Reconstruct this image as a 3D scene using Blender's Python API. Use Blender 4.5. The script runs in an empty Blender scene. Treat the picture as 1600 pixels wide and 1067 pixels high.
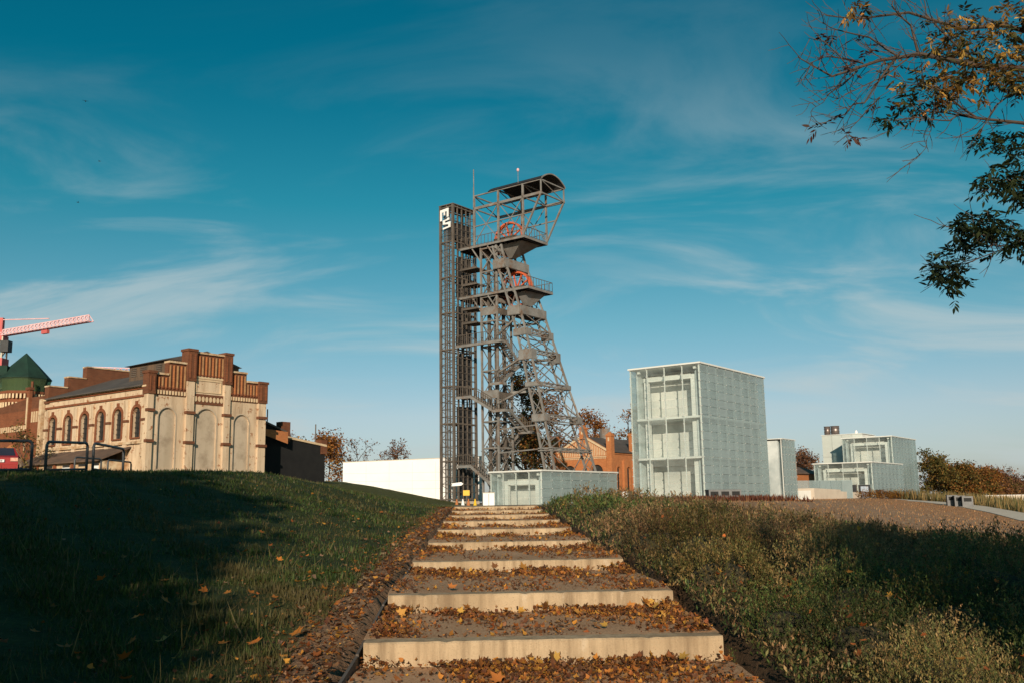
import bpy, math, random
import numpy as np
from mathutils import Vector, Matrix
rad = math.radians
random.seed(7)
RNG = np.random.default_rng(11)

# ------------------------------------------------------------------ camera, sky, sun, exposure
SC = bpy.context.scene
COL = SC.collection
cam_d = bpy.data.cameras.new('camera')
cam_d.sensor_width = 36.0
cam_d.lens = 36.0 * 1500.0 / 1600.0
cam_d.clip_start = 0.05
cam_d.clip_end = 5000
cam = bpy.data.objects.new('camera', cam_d)
COL.objects.link(cam)
PITCH, ROLL = rad(9.56), rad(0.9)
cam.matrix_world = Matrix.Rotation(rad(90) + PITCH, 4, 'X') @ Matrix.Rotation(-ROLL, 4, 'Z')
SC.camera = cam

SUN_EL = rad(17.0)
SUN_DIR = Vector((-0.03 * math.cos(SUN_EL), -1.0 * math.cos(SUN_EL), math.sin(SUN_EL))).normalized()
sun_d = bpy.data.lights.new('sun', 'SUN')
sun_d.energy = 5.0
sun_d.angle = rad(0.6)
sun_d.color = (1.0, 0.83, 0.64)
sun = bpy.data.objects.new('sun', sun_d)
COL.objects.link(sun)
sun.rotation_euler = SUN_DIR.to_track_quat('Z', 'Y').to_euler()

W = bpy.data.worlds.new('World')
SC.world = W
W.use_nodes = True
nt = W.node_tree
nt.nodes.clear()


def nd(tree, typ, **kw):
    n = tree.nodes.new(typ)
    for k, v in kw.items():
        if k in n.inputs.keys() if isinstance(k, str) else False:
            n.inputs[k].default_value = v
        else:
            setattr(n, k, v)
    return n


sky = nt.nodes.new('ShaderNodeTexSky')
sky.sky_type = 'NISHITA'
sky.sun_disc = False
sky.sun_elevation = SUN_EL
sky.sun_rotation = math.atan2(SUN_DIR.x, SUN_DIR.y)
sky.air_density = 1.0
sky.dust_density = 0.6
sky.ozone_density = 2.0
tc = nt.nodes.new('ShaderNodeTexCoord')
sep = nt.nodes.new('ShaderNodeSeparateXYZ')
nt.links.new(tc.outputs['Generated'], sep.inputs[0])


def wmath(op, a, b=None, clamp=False):
    n = nt.nodes.new('ShaderNodeMath')
    n.operation = op
    n.use_clamp = clamp
    for i, x in enumerate((a, b)):
        if x is None:
            continue
        if isinstance(x, (int, float)):
            n.inputs[i].default_value = x
        else:
            nt.links.new(x, n.inputs[i])
    return n.outputs[0]


def wramp(fac, stops, interp='EASE'):
    n = nt.nodes.new('ShaderNodeValToRGB')
    n.color_ramp.interpolation = interp
    el = n.color_ramp.elements
    while len(el) < len(stops):
        el.new(0.5)
    for e, (p, c) in zip(el, stops):
        e.position = p
        e.color = (c[0], c[1], c[2], 1) if isinstance(c, tuple) else (c, c, c, 1)
    nt.links.new(fac, n.inputs[0])
    return n.outputs[0]


def wmix(typ, fac, a, b):
    n = nt.nodes.new('ShaderNodeMix')
    n.data_type = 'RGBA'
    n.blend_type = typ
    for s, x in (('Factor', fac), ('A', a), ('B', b)):
        i = [q for q in n.inputs if q.name == s and (q.type == 'RGBA' or s == 'Factor' and q.type == 'VALUE')][0]
        if isinstance(x, (int, float)):
            i.default_value = x
        elif isinstance(x, tuple):
            i.default_value = (*x, 1)
        else:
            nt.links.new(x, i)
    return [o for o in n.outputs if o.type == 'RGBA'][0]


zup = wmath('MAXIMUM', sep.outputs[2], 0.0)
# teal cast of the picture's sky, the same all the way round: strong overhead, pale at the horizon
tint = wramp(zup, [(0.0, (0.80, 0.86, 1.25)), (0.04, (0.92, 0.96, 1.18)), (0.09, (1.02, 1.02, 1.10)), (0.18, (0.62, 1.03, 0.98)),
                   (0.30, (0.14, 0.94, 0.86)), (0.42, (0.01, 0.78, 0.76)), (1.0, (0.01, 0.64, 0.68))], 'LINEAR')
graded = wmix('MULTIPLY', 1.0, sky.outputs[0], tint)
# high cirrus on a flat layer overhead
den = wmath('ADD', zup, 0.24)
cx = wmath('DIVIDE', sep.outputs[0], den)
cy = wmath('DIVIDE', sep.outputs[1], den)
comb = nt.nodes.new('ShaderNodeCombineXYZ')
nt.links.new(cx, comb.inputs[0])
nt.links.new(cy, comb.inputs[1])
mp = nt.nodes.new('ShaderNodeMapping')
mp.inputs['Rotation'].default_value = (0, 0, rad(52))
mp.inputs['Scale'].default_value = (1.0, 1.9, 1)
mp.inputs['Location'].default_value = (0.75, 0.55, 0)
nt.links.new(comb.outputs[0], mp.inputs[0])
n1 = nt.nodes.new('ShaderNodeTexNoise')
n1.inputs['Scale'].default_value = 1.5
n1.inputs['Detail'].default_value = 9
n1.inputs['Roughness'].default_value = 0.56
n1.inputs['Distortion'].default_value = 0.7
nt.links.new(mp.outputs[0], n1.inputs['Vector'])
n2 = nt.nodes.new('ShaderNodeTexNoise')
n2.inputs['Scale'].default_value = 0.9
n2.inputs['Detail'].default_value = 3
nt.links.new(mp.outputs[0], n2.inputs['Vector'])
m1 = wramp(n1.outputs[0], [(0.43, 0.0), (0.68, 1.0)])
m2 = wramp(n2.outputs[0], [(0.36, 0.12), (0.58, 1.0)])
cm = wmath('MULTIPLY', m1, m2)
fade = wramp(zup, [(0.0, 0.6), (0.08, 1.0), (0.20, 0.85), (0.32, 0.42), (0.44, 0.14), (1.0, 0.1)])
cm = wmath('MULTIPLY', cm, fade)
cm = wmath('MULTIPLY', cm, 0.72, True)
clouded = wmix('MIX', cm, graded, (6.3, 7.2, 7.3))
bg = nt.nodes.new('ShaderNodeBackground')
bg.inputs['Strength'].default_value = 0.082
nt.links.new(clouded, bg.inputs['Color'])
wo = nt.nodes.new('ShaderNodeOutputWorld')
nt.links.new(bg.outputs[0], wo.inputs[0])

SC.view_settings.view_transform = 'Standard'
SC.view_settings.look = 'None'
SC.view_settings.exposure = 0.0
SC.view_settings.gamma = 1.0
SC.view_settings.use_curve_mapping = False
SC.render.engine = 'CYCLES'
SC.cycles.use_denoising = True
SC.cycles.max_bounces = 8
SC.cycles.transparent_max_bounces = 24
SC.cycles.caustics_reflective = False
SC.cycles.caustics_refractive = False

# ------------------------------------------------------------------ materials
MATS = {}


def new_mat(name):
    m = bpy.data.materials.new(name)
    m.use_nodes = True
    m.node_tree.nodes.clear()
    MATS[name] = m
    return m, m.node_tree


def lk(t, a, b):
    t.links.new(a, b)


def rgbmix(t, fac, a, b, typ='MIX'):
    n = t.nodes.new('ShaderNodeMix')
    n.data_type = 'RGBA'
    n.blend_type = typ
    ins = {'f': n.inputs[0], 'a': n.inputs[6], 'b': n.inputs[7]}
    for k, x in (('f', fac), ('a', a), ('b', b)):
        if isinstance(x, (int, float)):
            ins[k].default_value = x
        elif isinstance(x, tuple):
            ins[k].default_value = (*x, 1)
        else:
            lk(t, x, ins[k])
    return n.outputs[2]


def noise(t, vec, scale, detail=5, rough=0.6, dist=0.0):
    n = t.nodes.new('ShaderNodeTexNoise')
    n.inputs['Scale'].default_value = scale
    n.inputs['Detail'].default_value = detail
    n.inputs['Roughness'].default_value = rough
    n.inputs['Distortion'].default_value = dist
    if vec is not None:
        lk(t, vec, n.inputs['Vector'])
    return n.outputs[0]


def ramp(t, fac, p0, p1, c0=0.0, c1=1.0):
    n = t.nodes.new('ShaderNodeMapRange')
    n.inputs[1].default_value = p0
    n.inputs[2].default_value = p1
    n.inputs[3].default_value = c0
    n.inputs[4].default_value = c1
    lk(t, fac, n.inputs[0])
    return n.outputs[0]


def objco(t, scale=None):
    c = t.nodes.new('ShaderNodeTexCoord').outputs['Object']
    if scale:
        m = t.nodes.new('ShaderNodeMapping')
        m.inputs['Scale'].default_value = scale
        lk(t, c, m.inputs[0])
        return m.outputs[0]
    return c


def finish(t, base, rough=0.8, bump=None, bstr=0.3, bdist=0.02, metal=0.0, spec=0.4, extra=None):
    p = t.nodes.new('ShaderNodeBsdfPrincipled')
    if isinstance(base, tuple):
        p.inputs['Base Color'].default_value = (*base, 1)
    else:
        lk(t, base, p.inputs['Base Color'])
    if isinstance(rough, (int, float)):
        p.inputs['Roughness'].default_value = rough
    else:
        lk(t, rough, p.inputs['Roughness'])
    p.inputs['Metallic'].default_value = metal
    p.inputs['Specular IOR Level'].default_value = spec
    if bump is not None:
        b = t.nodes.new('ShaderNodeBump')
        b.inputs['Strength'].default_value = bstr
        b.inputs['Distance'].default_value = bdist
        lk(t, bump, b.inputs['Height'])
        lk(t, b.outputs[0], p.inputs['Normal'])
    o = t.nodes.new('ShaderNodeOutputMaterial')
    lk(t, (extra(p.outputs[0]) if extra else p.outputs[0]), o.inputs[0])
    return p


def pmat(name, c1, c2, scale=2.0, rough=0.8, c3=None, s3=0.4, t3=(0.5, 0.7), bstr=0.2, bdist=0.01, metal=0.0, spec=0.4, streak=False):
    m, t = new_mat(name)
    v = objco(t, (1, 1, 0.18) if streak else None)
    n = noise(t, v, scale)
    c = rgbmix(t, ramp(t, n, 0.35, 0.65), c1, c2)
    if c3:
        c = rgbmix(t, ramp(t, noise(t, objco(t), s3, 6, 0.7), *t3), c, c3)
    finish(t, c, rough, noise(t, objco(t), scale * 6), bstr, bdist, metal, spec)
    return m


def brick_mat(name, c1, c2, mortar, sx=0.26, sz=0.075, stain=None):
    m, t = new_mat(name)
    s = t.nodes.new('ShaderNodeSeparateXYZ')
    lk(t, objco(t), s.inputs[0])
    a = t.nodes.new('ShaderNodeMath')
    a.operation = 'ADD'
    lk(t, s.outputs[0], a.inputs[0])
    lk(t, s.outputs[1], a.inputs[1])
    cb = t.nodes.new('ShaderNodeCombineXYZ')
    lk(t, a.outputs[0], cb.inputs[0])
    lk(t, s.outputs[2], cb.inputs[1])
    b = t.nodes.new('ShaderNodeTexBrick')
    b.inputs['Color1'].default_value = (*c1, 1)
    b.inputs['Color2'].default_value = (*c2, 1)
    b.inputs['Mortar'].default_value = (*mortar, 1)
    b.inputs['Scale'].default_value = 1.0
    b.inputs['Mortar Size'].default_value = 0.008
    b.inputs['Brick Width'].default_value = sx
    b.inputs['Row Height'].default_value = sz
    lk(t, cb.outputs[0], b.inputs['Vector'])
    n = noise(t, objco(t), 1.1, 6, 0.7)
    c = rgbmix(t, ramp(t, n, 0.45, 0.75, 0, 0.7), b.outputs[0], stain or tuple(x * 0.45 for x in c1))
    finish(t, c, 0.9, b.outputs[1], -0.4, 0.01)
    return m


STEEL = pmat('weathered_steel', (0.235, 0.228, 0.217), (0.16, 0.153, 0.143), 0.9, 0.7, (0.17, 0.10, 0.06), 0.8, (0.50, 0.68), metal=0.0)
STEELD = pmat('rusty_brown_steel', (0.125, 0.105, 0.088), (0.08, 0.066, 0.055), 0.8, 0.75, (0.17, 0.135, 0.105), 0.6, (0.5, 0.8))
DARKST = pmat('dark_sheet_steel', (0.035, 0.035, 0.036), (0.022, 0.022, 0.024), 1.5, 0.6)
ORANGE = pmat('orange_paint', (0.62, 0.13, 0.05), (0.50, 0.10, 0.04), 3, 0.5)
def plaster_mat():
    m, t = new_mat('cream_plaster')
    v = objco(t)
    c = rgbmix(t, ramp(t, noise(t, objco(t, (1, 1, 0.2)), 1.6, 6, 0.65), 0.35, 0.65), (0.68, 0.53, 0.375), (0.53, 0.39, 0.26))
    c = rgbmix(t, ramp(t, noise(t, objco(t, (2.5, 2.5, 0.3)), 1.0, 5, 0.7), 0.50, 0.72, 0, 0.75), c, (0.27, 0.175, 0.105))
    c = rgbmix(t, ramp(t, noise(t, v, 1.9, 7, 0.75), 0.585, 0.61), c, (0.30, 0.13, 0.06))
    c = rgbmix(t, ramp(t, noise(t, v, 0.45, 5, 0.7), 0.45, 0.75, 0, 0.4), c, (0.45, 0.37, 0.28))
    finish(t, c, 0.92, noise(t, v, 9), 0.3, 0.012, spec=0.2)
    return m


PLASTER = plaster_mat()
PLASTERG = pmat('grey_infill_plaster', (0.50, 0.41, 0.31), (0.41, 0.33, 0.24), 1.0, 0.9, (0.27, 0.205, 0.145), 0.7, (0.48, 0.72), streak=True)
PATCHY = pmat('patched_wall', (0.64, 0.52, 0.36), (0.42, 0.24, 0.12), 1.4, 0.9, (0.16, 0.09, 0.05), 0.9, (0.52, 0.66))
BRICKD = brick_mat('dark_red_brick', (0.17, 0.055, 0.022), (0.125, 0.04, 0.018), (0.15, 0.085, 0.05))
BRICKR = brick_mat('red_brick', (0.25, 0.072, 0.026), (0.185, 0.052, 0.021), (0.20, 0.11, 0.06))
BRICKO = brick_mat('orange_brick', (0.50, 0.17, 0.05), (0.40, 0.125, 0.038), (0.40, 0.22, 0.11), stain=(0.30, 0.10, 0.035))
CREAM = pmat('cream_trim', (0.66, 0.50, 0.32), (0.54, 0.40, 0.25), 2, 0.85)
CREAMD = pmat('ochre_brick_rib', (0.42, 0.24, 0.11), (0.30, 0.15, 0.07), 2, 0.85)
BRICKK = pmat('shade_black_brick', (0.012, 0.012, 0.012), (0.007, 0.007, 0.008), 1.2, 0.95)  # shade on the shed wall is put into this near-black colour
ROOFT = pmat('grey_roofing_felt', (0.10, 0.085, 0.075), (0.065, 0.055, 0.05), 0.7, 0.9)
ROOFB = pmat('brown_sheet_roof', (0.16, 0.10, 0.07), (0.09, 0.06, 0.045), 0.9, 0.9)
BOARD = pmat('weathered_boards', (0.15, 0.095, 0.06), (0.075, 0.055, 0.04), 2.2, 0.9, streak=True)
WINDARK = pmat('dark_window_glass', (0.025, 0.026, 0.026), (0.055, 0.05, 0.045), 1.6, 0.55, spec=0.15)
WHITE = pmat('white_wall_paint', (0.84, 0.84, 0.83), (0.79, 0.79, 0.78), 0.6, 0.7)
WHITEF = pmat('white_frame_paint', (0.72, 0.73, 0.70), (0.66, 0.67, 0.64), 0.6, 0.5)
GREYIN = pmat('pale_interior_wall', (0.74, 0.72, 0.67), (0.48, 0.49, 0.47), 0.3, 0.8)
GREENIN = pmat('green_grey_inner_wall', (0.62, 0.67, 0.67), (0.24, 0.30, 0.31), 0.30, 0.6)
CONC = None
PALEC = pmat('pale_concrete', (0.62, 0.54, 0.44), (0.55, 0.47, 0.38), 0.8, 0.9)
NETG = pmat('green_netting', (0.010, 0.042, 0.028), (0.006, 0.026, 0.018), 0.8, 0.85)
RED = pmat('red_car_paint', (0.33, 0.025, 0.02), (0.30, 0.02, 0.018), 1, 0.25, spec=0.6)
CRANER = pmat('faded_red_crane_paint', (0.55, 0.12, 0.11), (0.48, 0.10, 0.10), 1, 0.6)
CRANEP = pmat('pinkish_crane_paint', (0.74, 0.50, 0.52), (0.64, 0.38, 0.41), 0.5, 0.6)
RAIL = pmat('blue_grey_painted_tube', (0.055, 0.062, 0.07), (0.08, 0.085, 0.09), 5, 0.45)
RUBBER = pmat('black_rubber', (0.015, 0.015, 0.015), (0.02, 0.02, 0.02), 4, 0.8)
BIN = pmat('charcoal_bin_panel', (0.045, 0.047, 0.05), (0.03, 0.032, 0.035), 2, 0.6)
BING = pmat('grey_bin_panel', (0.18, 0.18, 0.18), (0.13, 0.13, 0.135), 2, 0.6)
BARK = pmat('grey_brown_bark', (0.085, 0.06, 0.045), (0.05, 0.036, 0.028), 9, 0.95, bstr=0.5)
YELLOW = pmat('yellow_plate', (0.72, 0.45, 0.02), (0.68, 0.42, 0.02), 2, 0.5)
CHROME = pmat('brushed_duct_metal', (0.30, 0.24, 0.22), (0.18, 0.14, 0.13), 1.5, 0.4, metal=0.6)
TAIL = pmat('tail_lamp_plastic', (0.75, 0.45, 0.35), (0.6, 0.3, 0.2), 8, 0.2)
GLASSC = pmat('dark_car_glass', (0.02, 0.024, 0.04), (0.03, 0.035, 0.055), 1, 0.1)
SCREEN = pmat('pale_blue_poster', (0.50, 0.58, 0.68), (0.30, 0.36, 0.44), 1.2, 0.4)
GRAVEL = None
BING2 = pmat('steel_clamp', (0.50, 0.52, 0.52), (0.42, 0.44, 0.44), 4, 0.4)


def glass_mat(name, tint, body, fac, rough):
    m, t = new_mat(name)
    tr = t.nodes.new('ShaderNodeBsdfTransparent')
    tr.inputs[0].default_value = (*tint, 1)
    mixn = t.nodes.new('ShaderNodeMixShader')
    n = noise(t, objco(t), 0.7, 3)
    oi = t.nodes.new('ShaderNodeObjectInfo')
    va = t.nodes.new('ShaderNodeMath')
    va.operation = 'ADD'
    lk(t, ramp(t, n, 0.3, 0.7, fac - 0.05, fac + 0.05), va.inputs[0])
    lk(t, ramp(t, oi.outputs['Random'], 0, 1, -0.05, 0.07), va.inputs[1])
    lk(t, va.outputs[0], mixn.inputs[0])

    def ex(sh):
        lk(t, tr.outputs[0], mixn.inputs[1])
        lk(t, sh, mixn.inputs[2])
        return mixn.outputs[0]
    finish(t, body, rough, None, spec=0.5, extra=ex)
    return m


GCLEAR = glass_mat('clear_pane_glass', (0.95, 0.975, 0.97), (0.5, 0.56, 0.55), 0.10, 0.06)
GFROST = glass_mat('green_frosted_glass', (0.84, 0.905, 0.91), (0.42, 0.50, 0.51), 0.42, 0.06)
NETSH = glass_mat('steel_mesh_infill', (1, 1, 1), (0.16, 0.16, 0.16), 0.09, 0.7)
NETGT = glass_mat('thin_green_netting', (0.50, 0.62, 0.45), (0.07, 0.11, 0.06), 0.45, 0.9)


def leaf_mat(name, transl=0.35, rough=0.55):
    m, t = new_mat(name)
    a = t.nodes.new('ShaderNodeAttribute')
    a.attribute_name = 'Col'
    tl = t.nodes.new('ShaderNodeBsdfTranslucent')
    lk(t, a.outputs[0], tl.inputs[0])
    mx = t.nodes.new('ShaderNodeMixShader')
    mx.inputs[0].default_value = transl

    def ex(sh):
        lk(t, sh, mx.inputs[1])
        lk(t, tl.outputs[0], mx.inputs[2])
        return mx.outputs[0]
    finish(t, a.outputs[0], rough, None, spec=0.25, extra=ex)
    return m


LEAF = leaf_mat('leaf')
LITTER = leaf_mat('dry_leaf', 0.15, 0.7)


def ground_mat():
    m, t = new_mat('ground_cover')
    a = t.nodes.new('ShaderNodeAttribute')
    a.attribute_name = 'Col'
    v = objco(t)
    n = noise(t, v, 1.7, 8, 0.65)
    n3 = noise(t, v, 14, 6, 0.7)
    c = rgbmix(t, ramp(t, n, 0.3, 0.7), (0.62, 0.62, 0.62), (1.25, 1.2, 1.1))
    c = rgbmix(t, 1.0, a.outputs[0], c, 'MULTIPLY')
    d = rgbmix(t, ramp(t, n3, 0.3, 0.7), (0.6, 0.6, 0.6), (1.35, 1.3, 1.25))
    c = rgbmix(t, 1.0, c, d, 'MULTIPLY')
    finish(t, c, 0.95, n3, 0.7, 0.05, spec=0.15)
    return m


GROUND = ground_mat()


def gravel_mat():
    m, t = new_mat('compacted_gravel')
    v = objco(t)
    n = noise(t, v, 0.9, 6, 0.65)
    n2 = noise(t, v, 45, 4, 0.7)
    c = rgbmix(t, ramp(t, n, 0.35, 0.65), (0.50, 0.295, 0.165), (0.30, 0.165, 0.085))
    c = rgbmix(t, ramp(t, n2, 0.4, 0.7), c, (0.56, 0.38, 0.24))
    finish(t, c, 0.95, n2, 0.7, 0.012, spec=0.15)
    return m


GRAVEL = gravel_mat()


def concrete_mat():
    m, t = new_mat('step_concrete')
    v = objco(t)
    c = rgbmix(t, ramp(t, noise(t, v, 1.3, 6, 0.65), 0.35, 0.65), (0.52, 0.395, 0.255), (0.38, 0.28, 0.175))
    st = noise(t, objco(t, (7, 7, 0.5)), 1.0, 5, 0.7)
    c = rgbmix(t, ramp(t, st, 0.44, 0.66, 0, 0.8), c, (0.20, 0.14, 0.085))
    lt = noise(t, objco(t, (3.1, 3.1, 1.2)), 1.6, 5, 0.7)
    c = rgbmix(t, ramp(t, lt, 0.60, 0.74, 0, 0.7), c, (0.62, 0.52, 0.39))
    sp = noise(t, v, 60, 3, 0.7)
    c = rgbmix(t, ramp(t, sp, 0.58, 0.72, 0, 0.6), c, (0.22, 0.16, 0.10))
    finish(t, c, 0.92, sp, 0.5, 0.008, spec=0.2)
    return m


CONC = concrete_mat()

# ------------------------------------------------------------------ mesh helpers


def root_of(o):
    while o.parent:
        o = o.parent
    return o


class MB:
    def __init__(s):
        s.v = []
        s.f = []

    def add(s, vs, fs):
        k = len(s.v)
        s.v += [tuple(x) for x in vs]
        s.f += [tuple(i + k for i in q) for q in fs]
        return s

    def box(s, x0, x1, y0, y1, z0, z1):
        vs = [(x, y, z) for z in (z0, z1) for y in (y0, y1) for x in (x0, x1)]
        return s.add(vs, [(0, 2, 3, 1), (4, 5, 7, 6), (0, 1, 5, 4), (2, 6, 7, 3), (0, 4, 6, 2), (1, 3, 7, 5)])

    def bar(s, p, q, w, h=None):
        h = h or w
        p, q = Vector(p), Vector(q)
        d = (q - p)
        if d.length < 1e-5:
            return s
        d.normalize()
        u = Vector((0, 0, 1)) if abs(d.z) < 0.95 else Vector((0, 1, 0))
        a = d.cross(u).normalized() * (w / 2)
        b = a.cross(d).normalized() * (h / 2)
        vs = [e + sa * a + sb * b for e in (p, q) for sa, sb in ((-1, -1), (1, -1), (1, 1), (-1, 1))]
        return s.add(vs, [(3, 2, 1, 0), (4, 5, 6, 7), (0, 1, 5, 4), (1, 2, 6, 5), (2, 3, 7, 6), (3, 0, 4, 7)])

    def tube(s, pts, rs, n=6, cap=True):
        pts = [Vector(p) for p in pts]
        if isinstance(rs, (int, float)):
            rs = [rs] * len(pts)
        k = len(s.v)
        for i, p in enumerate(pts):
            d = (pts[min(i + 1, len(pts) - 1)] - pts[max(i - 1, 0)])
            d = d.normalized() if d.length > 1e-6 else Vector((0, 0, 1))
            u = Vector((0, 0, 1)) if abs(d.z) < 0.9 else Vector((1, 0, 0))
            a = d.cross(u).normalized()
            b = a.cross(d)
            for j in range(n):
                an = 2 * math.pi * j / n
                s.v.append(tuple(p + (a * math.cos(an) + b * math.sin(an)) * rs[i]))
        for i in range(len(pts) - 1):
            for j in range(n):
                s.f.append((k + i * n + j, k + (i + 1) * n + j, k + (i + 1) * n + (j + 1) % n, k + i * n + (j + 1) % n))
        if cap:
            s.f.append(tuple(k + j for j in range(n)))
            s.f.append(tuple(k + (len(pts) - 1) * n + j for j in reversed(range(n))))
        return s

    def prism(s, poly, fn, d0, d1):
        """poly: 2D outline; fn(u, z, d) -> point; extruded from d0 to d1"""
        n = len(poly)
        k = len(s.v)
        s.v += [tuple(fn(u, z, d0)) for u, z in poly] + [tuple(fn(u, z, d1)) for u, z in poly]
        s.f.append(tuple(k + i for i in range(n)))
        s.f.append(tuple(k + n + i for i in reversed(range(n))))
        for i in range(n):
            j = (i + 1) % n
            s.f.append((k + i, k + n + i, k + n + j, k + j))
        return s

    def build(s, name, mat, parent=None, smooth=False):
        me = bpy.data.meshes.new(name)
        off = root_of(parent).location.z if parent else 0.0
        me.from_pydata([(x, y, z - off) for x, y, z in s.v], [], s.f)
        me.materials.append(mat)
        if smooth:
            me.polygons.foreach_set('use_smooth', [True] * len(me.polygons))
        me.validate()
        o = bpy.data.objects.new(name, me)
        COL.objects.link(o)
        if parent:
            o.parent = parent
        return o


def np_mesh(name, V, faces_per, C, mat, parent=None, world=True):
    """V (N,k,3) vertices, faces_per: tuples into k, C (N,3) colours"""
    N, k, _ = V.shape
    V = V.reshape(-1, 3).copy()
    if parent:
        r = root_of(parent)
        V -= np.array(r.location)
    me = bpy.data.meshes.new(name)
    me.vertices.add(N * k)
    me.vertices.foreach_set('co', V.astype(np.float32).ravel())
    tot = np.array([len(f) for f in faces_per])
    fl = np.concatenate([np.array(f) for f in faces_per])
    L = (np.arange(N)[:, None] * k + fl[None, :]).ravel()
    nl = len(fl)
    me.loops.add(N * nl)
    me.loops.foreach_set('vertex_index', L.astype(np.int32))
    st = np.concatenate([[0], np.cumsum(tot)[:-1]])
    ls = (np.arange(N)[:, None] * nl + st[None, :]).ravel()
    me.polygons.add(N * len(tot))
    me.polygons.foreach_set('loop_start', ls.astype(np.int32))
    me.polygons.foreach_set('loop_total', np.tile(tot, N).astype(np.int32))
    at = me.color_attributes.new('Col', 'FLOAT_COLOR', 'POINT')
    cc = np.ones((N, k, 4), np.float32)
    cc[:, :, :3] = C[:, None, :]
    at.data.foreach_set('color', cc.ravel())
    me.materials.append(mat)
    me.update(calc_edges=True)
    o = bpy.data.objects.new(name, me)
    COL.objects.link(o)
    if parent:
        o.parent = parent
    return o


def tag(o, label, cat, group=None):
    o['label'] = label
    o['category'] = cat
    if group:
        o['group'] = group
    return o


def thing(name, label, cat, loc, rz=0.0, group=None):
    o = bpy.data.objects.new(name, None)
    o.empty_display_size = 0.3
    COL.objects.link(o)
    o.location = loc
    o.rotation_euler = (0, 0, rz)
    return tag(o, label, cat, group)


def struct(o):
    o['kind'] = 'structure'
    return o


def stuff(o):
    o['kind'] = 'stuff'
    return o


TH = math.atan2(0.8, 0.6)      # the whole site is laid out on one grid turned by this angle
CT, ST = 0.6, 0.8

# ------------------------------------------------------------------ terrain
STEP_Y = [8.3, 10.4, 14.0, 18.1, 22.0, 25.2, 29.2, 32.4, 35.4]
STEP_Z = [-1.12, -0.93, -0.80, -0.69, -0.56, -0.43, -0.325, -0.21, -0.085]
RISER = [0.20, 0.19, 0.155, 0.135, 0.14, 0.14, 0.12, 0.12, 0.125]


def smooth(t):
    t = np.clip(t, 0, 1)
    return t * t * (3 - 2 * t)


def stair_c(Y):
    return 0.23 - (np.asarray(Y, float) - 8.3) * 0.0335


def stair_z(Y):
    return np.interp(Y, [-60, 0, 5.0] + STEP_Y + [45, 90, 120, 300, 900],
                     [-3.5, -1.62, -1.40] + [z - 0.03 for z in STEP_Z] + [-0.12, -0.12, 0.0, -0.2, -1.5])


def hills(X, Y):
    return (0.5 * np.sin(X * 0.9 + 1.3) * np.sin(Y * 0.7 + 0.4) + 0.3 * np.sin(X * 2.1 + Y * 1.3) + 0.2 * np.sin(Y * 3.1 - X * 1.7))


def ground_z(X, Y, carve=True):
    X = np.asarray(X, float)
    Y = np.asarray(Y, float)
    c = stair_c(np.clip(Y, 0, 40))
    base = stair_z(Y)
    hb = np.interp(Y, [-60, 0, 8, 14, 20, 28, 36, 60, 90, 120, 300], [0.6, 0.35, 0.5, 0.8, 1.1, 1.35, 1.43, 1.5, 2.2, 2.9, 3.0])
    wr = 7.3 + np.clip(Y - 36, 0, 200) * 0.15
    dl = (c - 1.5 - 0.75) - X
    z = base + smooth(dl / wr) * hb + np.clip(-X - 10, 0, 12) * 0.02 * smooth((Y - 10) / 20) * (Y < 110)
    fall = np.clip((X - 2.5) - 0.52 * np.clip(Y - 35, 0, 400), 0, 40)
    z = z - np.interp(Y, [-60, 4, 14, 30, 60, 110], [0.02, 0.03, 0.06, 0.10, 0.095, 0.05]) * fall + np.where(dl > 0, np.clip(dl / 3, 0, 1) * 0.05, 0) * hills(X, Y)
    rr = X - (c + 1.6)
    z = z + np.where((rr > 0) & (Y < 45), np.clip(rr / 2, 0, 1) * 0.06, 0) * hills(X, Y)
    if carve:
        ins = (np.abs(X - c) < 1.62) & (Y > 2) & (Y < 36.2)
        z = np.where(ins, z - 0.32, z)
    return z


def lerp3(a, b, t):
    return np.asarray(a)[None] * (1 - t[:, None]) + np.asarray(b)[None] * t[:, None]


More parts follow.
